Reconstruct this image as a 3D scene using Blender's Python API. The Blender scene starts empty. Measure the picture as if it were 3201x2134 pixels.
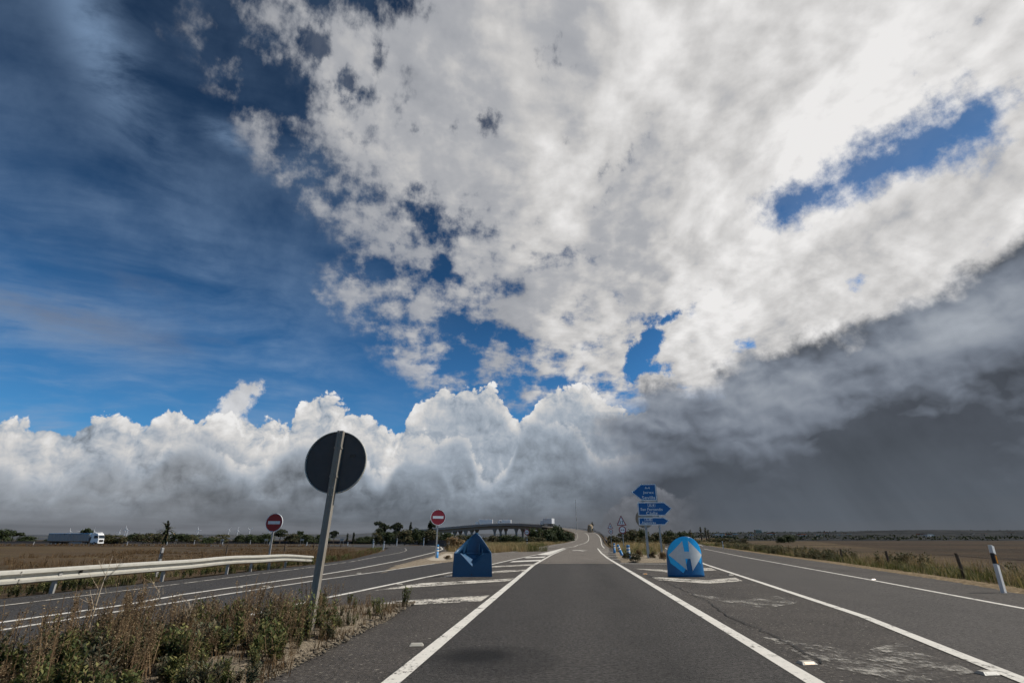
import bpy, bmesh, math, random
import numpy as np
from mathutils import Vector, Matrix, noise as mnoise

# ------------------------------------------------------------------ camera
scene = bpy.context.scene
R = math.radians
CAM_H, PITCH, FPX, CX, CY = 1.2, math.atan(619/1556), 1556.0, 1600.5, 1067.0   # photograph is 3201 x 2134
cam_data = bpy.data.cameras.new('camera')
cam_data.lens = 17.5
cam_data.sensor_width = 36.0
cam_data.sensor_fit = 'HORIZONTAL'
cam_data.clip_end = 60000
cam_data.clip_start = 0.05
cam = bpy.data.objects.new('camera', cam_data)
scene.collection.objects.link(cam)
cam.location = (0, 0, CAM_H)
cam.rotation_euler = (math.pi/2 + PITCH, 0, 0)
scene.camera = cam

# ------------------------------------------------------------------ exposure
scene.view_settings.view_transform = 'Standard'
scene.view_settings.look = 'None'
scene.view_settings.exposure = 0.0
scene.view_settings.gamma = 1.0
scene.view_settings.use_curve_mapping = False
scene.render.engine = 'CYCLES'
scene.cycles.use_denoising = True
scene.cycles.max_bounces = 6
scene.cycles.transparent_max_bounces = 16
scene.cycles.use_adaptive_sampling = True
scene.cycles.adaptive_threshold = 0.02
scene.cycles.adaptive_min_samples = 10

# ------------------------------------------------------------------ sun: from the right, a little beyond the signs
SUN_EL, SUN_AZ = 47.0, 84.0          # azimuth clockwise from +Y
sd = bpy.data.lights.new('sun', 'SUN')
sd.energy = 4.4
sd.angle = R(0.53)
sd.color = (1.0, 0.955, 0.88)
sun = bpy.data.objects.new('sun', sd)
scene.collection.objects.link(sun)
S = Vector((math.sin(R(SUN_AZ))*math.cos(R(SUN_EL)), math.cos(R(SUN_AZ))*math.cos(R(SUN_EL)), math.sin(R(SUN_EL))))
sun.rotation_euler = S.to_track_quat('Z', 'Y').to_euler()
sun.location = S*50

# ------------------------------------------------------------------ node helpers
class V:
    """a socket with arithmetic; constant factors and offsets are folded: value = k*socket + c"""
    nt = None
    def __init__(v, sock, k=1.0, c=0.0): v.k, v.c, v.sock = k, c, sock
    @property
    def s(v):
        if v.k != 1.0 or v.c != 0.0:
            n = V.nt.nodes.new('ShaderNodeMath'); n.operation = 'MULTIPLY_ADD'
            V.nt.links.new(v.sock, n.inputs[0]); n.inputs[1].default_value = v.k; n.inputs[2].default_value = v.c
            v.sock, v.k, v.c = n.outputs[0], 1.0, 0.0
        return v.sock
    @staticmethod
    def m(op, *a, clamp=False):
        n = V.nt.nodes.new('ShaderNodeMath'); n.operation = op; n.use_clamp = clamp
        for i, x in enumerate(a):
            if isinstance(x, V): V.nt.links.new(x.s, n.inputs[i])
            else: n.inputs[i].default_value = x
        return V(n.outputs[0])
    def __add__(a, b):
        if not isinstance(b, V): return V(a.sock, a.k, a.c + b)
        if a.k == 1.0 and b.k == 1.0: r = V.m('ADD', V(a.sock), V(b.sock)); return V(r.sock, 1.0, a.c + b.c)
        if a.k == 1.0: a, b = b, a
        r = V.m('MULTIPLY_ADD', V(a.sock), a.k, V(b.sock, b.k, b.c + a.c) if b.k != 1.0 else V(b.sock))
        return r if b.k != 1.0 else V(r.sock, 1.0, a.c + b.c)
    __radd__ = __add__
    def __mul__(a, b):
        if not isinstance(b, V): return V(a.sock, a.k*b, a.c*b)
        if a.c == 0.0 and b.c == 0.0: r = V.m('MULTIPLY', V(a.sock), V(b.sock)); return V(r.sock, a.k*b.k)
        return V.m('MULTIPLY', a, b)
    __rmul__ = __mul__
    def __sub__(a, b): return a + (b*-1.0 if isinstance(b, V) else -b)
    def __rsub__(a, b): return V(a.sock, -a.k, b - a.c)
    def __truediv__(a, b): return a*(1.0/b) if not isinstance(b, V) else V.m('DIVIDE', a, b)
    def __pow__(a, b): return V.m('POWER', a, b)
    def clamp(a): return V.m('ADD', a, 0.0, clamp=True)
    def abs(a): return V.m('ABSOLUTE', a)
def vmax(a, b): return V.m('MAXIMUM', a, b)
def vmin(a, b): return V.m('MINIMUM', a, b)
def combine(x, y, z=0.0):
    n = V.nt.nodes.new('ShaderNodeCombineXYZ')
    for i, v in enumerate((x, y, z)):
        if isinstance(v, V): V.nt.links.new(v.s, n.inputs[i])
        else: n.inputs[i].default_value = v
    return V(n.outputs[0])
def separate(v):
    n = V.nt.nodes.new('ShaderNodeSeparateXYZ'); V.nt.links.new(v.s, n.inputs[0])
    return [V(o) for o in n.outputs]
def vadd(a, b):
    n = V.nt.nodes.new('ShaderNodeVectorMath'); n.operation = 'ADD'
    V.nt.links.new(a.s, n.inputs[0])
    if isinstance(b, V): V.nt.links.new(b.s, n.inputs[1])
    else: n.inputs[1].default_value = b
    return V(n.outputs[0])
def vscale(a, b):
    n = V.nt.nodes.new('ShaderNodeVectorMath'); n.operation = 'MULTIPLY'
    V.nt.links.new(a.s, n.inputs[0])
    n.inputs[1].default_value = b if isinstance(b, tuple) else (b, b, b)
    return V(n.outputs[0])
def fbm(vec, scale, detail=6, rough=0.55, dist=0.0, lac=2.0, dims='2D', color=False):
    n = V.nt.nodes.new('ShaderNodeTexNoise'); n.noise_dimensions = dims
    V.nt.links.new(vec.s, n.inputs['Vector'])
    n.inputs['Scale'].default_value = scale; n.inputs['Detail'].default_value = detail
    n.inputs['Roughness'].default_value = rough; n.inputs['Distortion'].default_value = dist
    n.inputs['Lacunarity'].default_value = lac
    return V(n.outputs[1 if color else 0])
def voro(vec, scale, detail=3, rough=0.5, smooth=0.0, dims='2D', lac=2.1):
    n = V.nt.nodes.new('ShaderNodeTexVoronoi'); n.voronoi_dimensions = dims; n.feature = 'SMOOTH_F1' if smooth else 'F1'
    V.nt.links.new(vec.s, n.inputs['Vector'])
    n.inputs['Scale'].default_value = scale; n.inputs['Detail'].default_value = detail
    n.inputs['Roughness'].default_value = rough; 
    if smooth: n.inputs['Smoothness'].default_value = smooth
    n.inputs['Lacunarity'].default_value = lac
    n.normalize = True
    return V(n.outputs['Distance'])
def smooth(x, a, b):
    """smoothstep from 0 at a to 1 at b (a may exceed b)"""
    n = V.nt.nodes.new('ShaderNodeMapRange'); n.interpolation_type = 'SMOOTHSTEP'
    V.nt.links.new(x.sock, n.inputs['Value'])
    n.inputs['From Min'].default_value = (a-x.c)/x.k; n.inputs['From Max'].default_value = (b-x.c)/x.k
    return V(n.outputs[0])
def curve(x, pts):
    """piecewise curve y(x) through pts"""
    pts = sorted(pts)
    x0, x1 = pts[0][0], pts[-1][0]
    ys = [p[1] for p in pts]; y0, y1 = min(ys), max(ys)
    if y1 - y0 < 1e-6: y1 = y0 + 1e-6
    n = V.nt.nodes.new('ShaderNodeFloatCurve')
    c = n.mapping.curves[0]
    n.mapping.extend = 'HORIZONTAL'
    q = [((p[0]-x0)/(x1-x0), (p[1]-y0)/(y1-y0)) for p in pts]
    while len(c.points) < len(q): c.points.new(0.5, 0.5)
    for p, (a, b) in zip(c.points, q): p.location = (a, b); p.handle_type = 'AUTO'
    n.mapping.update()
    V.nt.links.new(((x - x0)/(x1-x0)).s, n.inputs['Value'])
    return V(n.outputs[0])*(y1-y0) + y0
def cmix(f, a, b):
    n = V.nt.nodes.new('ShaderNodeMix'); n.data_type = 'RGBA'; n.clamp_factor = True
    if isinstance(f, V): V.nt.links.new(f.s, n.inputs[0])
    else: n.inputs[0].default_value = f
    for k, v in ((6, a), (7, b)):
        if isinstance(v, V): V.nt.links.new(v.s, n.inputs[k])
        else: n.inputs[k].default_value = (*v[:3], 1)
    return V(n.outputs[2])
def cmul(a, b):
    n = V.nt.nodes.new('ShaderNodeVectorMath'); n.operation = 'MULTIPLY'
    for i, v in enumerate((a, b)):
        if isinstance(v, V): V.nt.links.new(v.s, n.inputs[i])
        else: n.inputs[i].default_value = v[:3]
    return V(n.outputs[0])
def ramp(f, stops):
    n = V.nt.nodes.new('ShaderNodeValToRGB'); n.color_ramp.interpolation = 'B_SPLINE' if len(stops) > 3 else 'LINEAR'
    n.color_ramp.interpolation = 'EASE'
    el = n.color_ramp.elements
    while len(el) < len(stops): el.new(0.5)
    for e, (p, c) in zip(el, stops): e.position = p; e.color = (*c[:3], 1)
    V.nt.links.new(f.s, n.inputs[0])
    return V(n.outputs[0])
def srgb(r, g, b):
    f = lambda c: (c/255/12.92 if c/255 <= 0.04045 else ((c/255+0.055)/1.055)**2.4)
    return (f(r), f(g), f(b))

# ------------------------------------------------------------------ sky: Nishita air with procedural cloud layers laid out by azimuth and elevation
world = bpy.data.worlds.new('World')
scene.world = world
world.use_nodes = True
wt = world.node_tree
wt.nodes.clear()
V.nt = wt
world.cycles.sampling_method = 'MANUAL'
world.cycles.sample_map_resolution = 512

def ae(px, py):
    """azimuth and elevation (degrees) of a point of the photographed sky, px on a 2352 wide scale"""
    u, v = px*1.36097 - CX, py*1.36097 - CY
    x, y, z = u, FPX*math.cos(PITCH) + v*math.sin(PITCH), FPX*math.sin(PITCH) - v*math.cos(PITCH)
    return math.degrees(math.atan2(x, y)), math.degrees(math.atan2(z, math.hypot(x, y)))
def az_of_el(pts): return [(e, a) for a, e in (ae(*p) for p in pts)]
def el_of_az(pts): return [ae(*p) for p in pts]

tc = wt.nodes.new('ShaderNodeTexCoord')
D = V(tc.outputs['Generated'])
dx, dy, dz = separate(D)
az = V.m('ARCTAN2', dx, dy)*57.29578
el = V.m('ARCSINE', dz)*57.29578
P = combine(az, el)                     # angular map, degrees
zz = vmax(dz, 0.0) + 0.28
Q = combine(dx/zz, dy/zz)               # flat cloud deck seen from below

nish = wt.nodes.new('ShaderNodeTexSky')
nish.sky_type = 'NISHITA'; nish.sun_disc = False
nish.sun_elevation = R(SUN_EL); nish.sun_rotation = R(SUN_AZ)
nish.altitude = 50; nish.air_density = 1.0; nish.dust_density = 0.3; nish.ozone_density = 3.0
SKY_STRENGTH = 0.075
blue = cmul(V(nish.outputs[0]), tuple(SKY_STRENGTH*k for k in (0.34, 0.82, 1.16)))
deep = curve(el, [(0, 1.2), (14, 1.0), (28, .56), (40, .34), (52, .25), (90, .24)])      # a polarised, deep autumn zenith
deep = deep*(1.0 + smooth(az, 8, 40)*0.75)          # brighter towards the sun
blue = cmul(blue, combine(deep, deep, deep))

def seg(a, b, p=(az, el)):
    """parameter along, and angular distance from, the line a-b"""
    (ax, ay), (bx, by) = a, b
    l2 = (bx-ax)**2 + (by-ay)**2
    t = (((p[0]-ax)*(bx-ax) + (p[1]-ay)*(by-ay))/l2).clamp()
    ex, ey = p[0] - ax - t*(bx-ax), p[1] - ay - t*(by-ay)
    return t, V.m('SQRT', ex*ex + ey*ey)
def mapped(px, py, rx, ry, tilt=0.0):
    """sky map centred on a place, turned and scaled so that the ellipse becomes a unit circle"""
    a, e = ae(px, py)
    n = wt.nodes.new('ShaderNodeMapping'); n.vector_type = 'TEXTURE'
    wt.links.new(P.s, n.inputs['Vector'])
    n.inputs['Location'].default_value = (a, e, 0); n.inputs['Rotation'].default_value = (0, 0, R(tilt)); n.inputs['Scale'].default_value = (rx, ry, 1)
    return V(n.outputs[0])
def vop(op, a, b=None):
    n = wt.nodes.new('ShaderNodeVectorMath'); n.operation = op
    wt.links.new(a.s, n.inputs[0])
    if b is not None: wt.links.new(b.s, n.inputs[1])
    return V(n.outputs['Value'])
def blob(px, py, rx, ry, tilt=0.0):
    """soft elliptical weight round a place in the sky"""
    q = mapped(px, py, rx, ry, tilt)
    return V.m('POWER', 0.36788, vop('DOT_PRODUCT', q, q))

# thin high veil, drawn out sideways
_ca, _sa = math.cos(R(24)), math.sin(R(24))
_qx, _qy = dx/zz, dy/zz
vq = vadd(combine((_qx*_ca + _qy*_sa)*1.05, (_qy*_ca - _qx*_sa)*2.0), vscale(fbm(Q, 1.1, 3, 0.5, color=True), 0.60))
veil = fbm(vq, 2.6, 7, 0.58)
veil2 = fbm(vadd(Q, (7.3, 2.1, 0)), 0.55, 4, 0.5)
veil_a = smooth(veil*0.80 + veil2*0.70, 0.62, 1.06)*curve(el, [(0, .8), (12, .66), (18, .50), (25, .34), (36, .20), (50, .13), (80, .12)])*smooth(az, -2, -34)
veil_a = veil_a*(fbm(vadd(P, (40.0, 9.0, 0)), 0.16, 6, 0.60)*1.9 + 0.05)
veil_a = veil_a + blob(60, 730, 9, 2.0, -5)*0.30*smooth(veil, .35, .6) + blob(230, 100, 8, 2.6, -38)*0.62*smooth(veil, .36, .62)
veil_a = veil_a + blob(522, 312, 2.6, 1.0, -8)*0.55*smooth(veil, .36, .58)
sky = cmix(veil_a, blue, srgb(132, 158, 190))
# detached grey scraps low in the left
scr = fbm(vadd(vscale(P, (0.055, 0.15, 1)), (3.1, 0.4, 0)), 1.0, 6, 0.5)
scr_a = smooth(scr, 0.47, 0.68)*smooth(el, 14, 17)*smooth(el, 26, 21)*smooth(az, -22, -34)*0.55 + blob(120, 715, 8, 2.0, -6)*0.95*smooth(scr + (veil-.5)*.6, .26, .52)
sky = cmix(scr_a*0.85, sky, srgb(108, 120, 142))

# ---- high broken deck: one broad mass, ragged towards the west, torn open in places
wq = fbm(Q, 1.1, 2, 0.5, color=True)
Qw = vadd(vscale(Q, 1.0), vscale(vadd(wq, (-.5, -.5, -.5)), 0.16))
zp = vmax(dz, 0.0) + 0.10
_c, _s = math.cos(R(6.0)), math.sin(R(6.0))
S_ = combine((dx*_c - dy*_s)/zp*1.5, (dx*_s + dy*_c)/zp*0.55)         # streets of cloud drawn out along the wind
Sw = vadd(S_, vscale(vadd(wq, (-.5, -.5, -.5)), 0.22))
n_big = fbm(Sw, 1.25, 8, 0.56)
n_puff = fbm(vadd(Qw, (4.2, 1.3, 0)), 6.5, 6, 0.54)
n_fine = fbm(vadd(P, (91.0, 13.0, 0)), 0.42, 5, 0.62)
azL = curve(el, az_of_el([(700, -260), (640, -100), (590, 0), (535, 110), (590, 260), (700, 390), (790, 500), (880, 590),
                          (860, 680), (930, 760), (1000, 830), (1060, 900)]))
dL = az - azL
cov = smooth(dL, -11.5, 3.0)*0.60 + smooth(dL, 4, 30)*0.32
_t, _d = seg(ae(1800, 470), ae(2235, 275))
gap = smooth(_d - 0.25 - _t*1.1 + (n_puff - .5)*6.5 + (n_fine-.5)*5.5, 2.6, -0.9)*0.93
_t, _d = seg(ae(1450, 850), ae(1500, 770)); _t2, _d2 = seg(ae(1495, 755), ae(1560, 715)); _t3, _d3 = seg(ae(1470, 850), ae(1530, 850))
gap = vmax(gap, smooth(vmin(vmin(_d - 1.1, _d2 - 0.3), _d3 - 0.5) + (n_fine-.5)*3.2 + (n_puff-.5)*1.5, 0.5, -0.3))
gap_n = (n_puff-.5)*7 + (n_fine-.5)*4
for (px, py, r) in ((1115, 285, .5), (1640, 690, .35), (1590, 715, .3), (660, 200, 2.0), (800, 185, 1.2), (730, 100, 2.2), (1040, 290, .1), (865, 140, .9),
                    (960, 300, .5), (950, 690, .8), (900, 560, .8)):
    gap = vmax(gap, smooth(vop('LENGTH', mapped(px, py, 1, .79)) - r + gap_n, 1.3, -0.5)*0.85)
edge = smooth(n_big*0.62 + n_puff*0.42 + n_fine*0.20 + cov - 0.22, 0.56, 0.88)
holes = smooth(n_puff*0.66 + n_big*0.16 + n_fine*0.30 + smooth(dL, 5, 36)*0.22, 0.49, 0.67)
deck_a = edge*holes*(1.0 - gap)*smooth(el, 11.5, 16)*smooth(az + (n_big-.5)*60, 118, 84)      # clear again behind
# its light and shade: thin sunlit puffs, grey where it is thick
n_sh = fbm(vadd(Sw, (0.16, 0.0, 0)), 1.25, 4, 0.50)
n_sh2 = fbm(vadd(vadd(Qw, (4.2, 1.3, 0)), (0.03, -0.008, 0)), 6.5, 4, 0.50)
rel = (n_big - n_sh)*0.60 + (n_puff - n_sh2)*0.62 + (n_fine-.5)*0.08
soft = fbm(vadd(S_, (11.0, 5.0, 0)), 0.8, 4, 0.5)
lum = 0.56 + rel + (soft-.5)*0.46 - smooth(dL, 20, 0)*0.10 + smooth(az, -10, 38)*0.13 + smooth(n_puff, .35, .7)*0.10 - 0.10
lum = lum - blob(1270, 640, 9, 3.2, 20)*0.20 - blob(1180, 760, 12, 4, 10)*0.07 - blob(1500, 470, 10, 5, 30)*0.06 - blob(1250, 30, 10, 5, 0)*0.05 - blob(2000, 525, 14, 1.5, 12)*0.17 - blob(2270, 440, 9, 1.4, 20)*0.12 - blob(1620, 560, 8, 2.2, 25)*0.10
lum = lum + blob(2100, 640, 16, 2.6, 18)*0.10 + blob(1650, 750, 6, 3, 20)*0.06 + blob(1900, 330, 10, 6, 30)*0.07
lum = vmin(vmax(lum, lum*0.40 + 0.26), 0.84)
deck_c = cmul(combine(lum, lum, lum), (1.0, 0.985, 0.975))
deck_c = cmix(smooth(lum, 0.60, 0.32)*0.8, deck_c, cmul(combine(lum, lum, lum), (0.92, 0.97, 1.08)))
sky = cmix(deck_a*(smooth(dL, -4, 16)*0.22 + 0.78), sky, deck_c)

# ---- cumulus bank along the horizon
wp = vscale(vadd(fbm(P, 0.35, 2, 0.5, color=True), (-.5, -.5, -.5)), 1.3)
Pw = vadd(P, wp)
def heap(off):
    p = vadd(Pw, off)
    b1 = 1.0 - voro(vscale(p, (1.0, 1.12, 1)), 0.17, 0, 0.5, 0.5)
    b2 = 1.0 - voro(p, 0.46, 3.0, 0.58)
    return b1*0.50 + b2*0.80
h0 = heap((0, 0, 0)); h1 = heap((0.55, 0.75, 0)); h2 = heap((1.6, 2.2, 0))
relief = (h0 - h1)*0.85 + (h0 - h2)*0.50
big = fbm(vadd(P, (31.0, 7.0, 0)), 0.075, 4, 0.5)
lay = fbm(vadd(vscale(Pw, (0.055, 0.15, 1)), (5.0, 9.0, 0)), 1.0, 6, 0.54)
warm = smooth(az, -10, -36)
def tint(l, k): return cmul(combine(l, l, l), k)
def bank(tops, lit, dark, fall, grain, bump=4.6, soft_=0.40, layer=0.34):
    """one row of heaps: bright crowns falling off to a blue-grey body"""
    global sky
    t = tops + (h0 - 0.98)*bump - el
    a = smooth(t, 0.0, soft_)
    f = smooth(t + (big-.5)*fall*1.1, -0.4, fall)
    l = lit*(1.0 - f) + dark*f + relief*grain*(1.0 - f*0.6) + (lay-.5)*layer*(f*.75 + .25)
    l = vmin(vmax(l, 0.10), 0.84)
    c = cmix(smooth(l, 0.34, 0.66), tint(l, (0.85, 0.985, 1.16)), tint(l, (1.0, 0.99, 0.98)))
    c = cmix(warm*f*0.35, c, tint(l, (1.02, 0.99, 0.97)))
    sky = cmix(a*smooth(az, 26, 14), sky, c)
# a taller pale plume behind the towers
pl_t, pl_d = seg(ae(525, 960), ae(560, 900)); pl_t2, pl_d2 = seg(ae(560, 900), ae(597, 893))
plume = smooth(vmin(pl_d - 1.5 + pl_t*0.5, pl_d2 - 0.55) + (fbm(P, 0.8, 5, 0.6)-.5)*2.2, 0.35, -0.45)
sky = cmix(plume*0.92, sky, combine(*(lambda l: (l, l*1.0, l*1.01))(0.62 + (n_fine-.5)*0.4)))
bank(curve(az, [(-100, 17), (-60, 16.5)] + el_of_az([(0, 975), (70, 960), (150, 972), (250, 952), (330, 965), (395, 930), (455, 945), (530, 930), (600, 955), (650, 962),
      (690, 925), (740, 905), (790, 930), (840, 938), (880, 965), (905, 985), (935, 955), (985, 905), (1040, 880), (1105, 882), (1160, 925), (1185, 955), (1235, 915), (1290, 880), (1370, 900), (1500, 930)]) + [(60, 12), (100, 12)]),
     0.69 - blob(100, 990, 7, 1.6)*0.22, 0.40, 5.0, 1.0)
bank(curve(az, [(-100, 11), (-60, 11)] + el_of_az([(0, 1040), (120, 1060), (240, 1010), (330, 1035), (400, 1000), (480, 1000), (560, 1050), (640, 1010), (700, 985), (780, 985), (850, 1050), (890, 1075), (930, 1000), (1000, 985),
      (1080, 1010), (1140, 1075), (1180, 1010), (1260, 960), (1330, 975), (1400, 1030), (1500, 1010)]) + [(60, 8), (100, 8)]),
     0.64 - warm*0.10, 0.28 + warm*0.05, 3.2, 0.70, 4.6, 0.9, 0.42)
bank(curve(az, [(-100, 7), (-60, 7)] + el_of_az([(0, 1100), (100, 1130), (190, 1085), (300, 1120), (420, 1090), (540, 1080), (640, 1120), (700, 1080), (860, 1110), (900, 1070), (960, 1030), (1010, 1050), (1060, 1110),
      (1130, 1120), (1200, 1100), (1290, 1055), (1330, 1090), (1420, 1110), (1500, 1120)]) + [(60, 5), (100, 5)]),
     0.37 + warm*0.02 + blob(965, 1045, 2.4, 1.4)*0.34 + blob(1270, 1000, 3, 2)*0.2, 0.205 + warm*0.08, 2.4, 0.40, 3.0, 1.8, 0.46)
bank(curve(az, [(-100, 4), (-60, 4)] + el_of_az([(0, 1170), (130, 1165), (260, 1150), (400, 1165), (560, 1130), (700, 1150), (860, 1160), (1000, 1140), (1100, 1165), (1240, 1130), (1380, 1150), (1500, 1160)]) + [(60, 3), (100, 3)]),
     0.22 + warm*0.08, 0.165 + warm*0.04, 2.0, 0.2, 2.2, 2.0, 0.42)

# ---- storm cloud in the east, with rain under it
elS = curve(az, el_of_az([(1180, 1010), (1290, 960), (1400, 910), (1500, 882), (1640, 842), (1760, 800), (1880, 742), (2050, 692), (2130, 640), (2250, 575), (2352, 490)]) + [(70, 42), (110, 42)])
s_e = fbm(vadd(P, (17.0, 3.0, 0)), 0.22, 5, 0.55)
s_m = fbm(vadd(vscale(Pw, (0.8, 1.15, 1)), (2.0, 29.0, 0)), 0.10, 5, 0.46)
s_m2 = fbm(vadd(vscale(Pw, (0.8, 1.15, 1)), (2.4, 29.7, 0)), 0.10, 4, 0.46)
s_l = fbm(vadd(P, (57.0, 41.0, 0)), 0.045, 3, 0.5)
sd_ = elS + (s_e-.5)*7.5 + (h0 - 0.95)*3.2 - el
west = smooth(az, 5, 18)
storm_a = smooth(sd_/(4.6 - west*1.9), -0.1, 1.0)*smooth(az + (s_e-.5)*8, 3, 15)*smooth(az, 135, 95)
st = 0.076 + (s_m - s_m2)*0.85*smooth(el, 1, 10) + (s_l-.5)*0.20 + smooth(s_m, .40, .66)*0.085*smooth(el, 1, 8) + smooth(s_e, .5, .8)*.05*smooth(el, 4, 14)
st = st + blob(1700, 950, 9, 3.2, 15)*0.085 + blob(1950, 860, 12, 3.0, 15)*0.075 + blob(2270, 700, 8, 2.6, 24)*0.13 + blob(1420, 1010, 7, 5)*0.15 + blob(1560, 905, 6, 1.6, 15)*0.12
st = st - blob(2280, 960, 14, 3.4, 12)*0.045 - blob(1980, 1035, 16, 1.8, 8)*0.035 - blob(2150, 1040, 16, 3, 0)*0.03 - blob(1560, 1120, 10, 1.6, 0)*0.03
rain = smooth(el + (s_l-.5)*5 + (s_m-.5)*9, 12, 0.5)*smooth(az, 13, 28)
st = vmin(vmax(st, 0.080 + (s_m-.5)*0.10 + (s_e-.5)*0.06), 0.55)
st = st*(1.0 - rain) + rain*(0.112 + (s_l-.5)*0.06 + (fbm(vscale(combine(az + el*0.5, el), (0.16, 0.030, 1)), 1.0, 4, .55)-.5)*0.075)
storm_c = cmul(combine(st, st, st), (0.85, 0.98, 1.21))
storm_c = cmix(smooth(st, .16, .4), storm_c, cmul(combine(st, st, st), (0.90, 0.985, 1.11)))
storm_c = cmix(rain*0.8, storm_c, cmul(combine(st, st, st), (0.84, 0.99, 1.18)))
sky = cmix(storm_a, sky, storm_c)
# small low cumulus in front of the rain
top2 = curve(az, el_of_az([(1380, 1190), (1420, 1150), (1500, 1120), (1560, 1125), (1620, 1120), (1700, 1150), (1760, 1200)])) + (h0 - 0.98)*3.0 - el
low_a = smooth(top2, 0.0, 0.5)*smooth(az, 5, 8)*smooth(az, 21, 15)*0.75
sky = cmix(low_a, sky, cmul(combine(*[0.150 + (h0-h1)*0.28 + (el-2.0)*0.012]*3), (0.92, 0.97, 1.10)))
# dim stratus and haze hugging the horizon
hz = smooth(el + (fbm(vscale(P, (0.03, 0.4, 1)), 1.0, 4, 0.5)-.5)*4.5, 3.4, 0.6)
hl = 0.155 + (fbm(vscale(P, (0.045, 0.7, 1)), 1.0, 4, 0.55)-.5)*0.22*smooth(az, 15, -10) - smooth(az, -25, 12)*0.03
sky = cmix(hz*(0.9 - smooth(az, 12, 22)*0.5), sky, cmul(combine(hl, hl, hl), (0.92, 0.98, 1.10)))
sky = cmix(smooth(el, -0.5, -3.0), sky, (0.09, 0.085, 0.08))

bg = wt.nodes.new('ShaderNodeBackground')
wt.links.new(sky.s, bg.inputs['Color'])
bg.inputs['Strength'].default_value = 1.0
wo = wt.nodes.new('ShaderNodeOutputWorld')
wt.links.new(bg.outputs[0], wo.inputs['Surface'])

# ------------------------------------------------------------------ measuring: where a point of the photographed place lies on the ground
SP, CP = math.sin(PITCH), math.cos(PITCH)
def sstep(a, b, x):
    t = min(1.0, max(0.0, (x-a)/(b-a))); return t*t*(3-2*t)
def gz(x, y):
    """lie of the land: level by the junction, a little lower out on the marsh to the west"""
    return -0.45*sstep(90, 150, y)*sstep(-20, -45, x)
def slope(px, py):
    v = py - CY
    d = FPX*CP + v*SP
    return (px - CX)/d, (FPX*SP - v*CP)/d
def G(px, py, lift=0.0):
    """ground point seen at px, py"""
    sx, sz = slope(px, py)
    z = 0.0
    for _ in range(12):
        y = (z - CAM_H)/sz
        z = gz(sx*y, y)
    return Vector((sx*y, y, z + lift))
def AT(px, py, y):
    """point seen at px, py that stands y metres ahead"""
    sx, sz = slope(px, py)
    return Vector((sx*y, y, CAM_H + sz*y))
def GX(px, y):
    """ground point y metres ahead in the vertical plane of px at the horizon"""
    sx, _ = slope(px, 1686)
    return Vector((sx*y, y, gz(sx*y, y)))

# ------------------------------------------------------------------ objects
COL = scene.collection
def tag(o, label=None, cat=None, group=None, kind=None):
    if label: o['label'] = label
    if cat: o['category'] = cat
    if group: o['group'] = group
    if kind: o['kind'] = kind
    return o
def empty(name, loc=(0, 0, 0), rz=0.0):
    o = bpy.data.objects.new(name, None); COL.objects.link(o)
    o.location = loc; o.rotation_euler = (0, 0, rz); o.empty_display_size = 0.2
    return o
def new_obj(name, mesh, parent=None):
    o = bpy.data.objects.new(name, mesh); COL.objects.link(o)
    if parent is not None: o.parent = parent
    return o
def mesh_np(name, v, f, m, smooth_=False):
    """mesh from arrays; f is (n,3) or (n,4)"""
    v = np.asarray(v, dtype=np.float32).reshape(-1, 3); f = np.asarray(f, dtype=np.int32)
    me = bpy.data.meshes.new(name)
    k = f.shape[1]
    me.vertices.add(len(v)); me.vertices.foreach_set('co', v.ravel())
    me.loops.add(f.size); me.loops.foreach_set('vertex_index', f.ravel())
    me.polygons.add(len(f))
    me.polygons.foreach_set('loop_start', np.arange(0, f.size, k, dtype=np.int32))
    me.polygons.foreach_set('loop_total', np.full(len(f), k, dtype=np.int32))
    if smooth_: me.polygons.foreach_set('use_smooth', np.ones(len(f), dtype=bool))
    me.update(calc_edges=True)
    me.materials.append(m)
    return me
def copy_tree(o, parent=None):
    c = o.copy(); COL.objects.link(c)
    if parent is not None: c.parent = parent
    for ch in list(o.children): copy_tree(ch, c)
    return c

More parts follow.
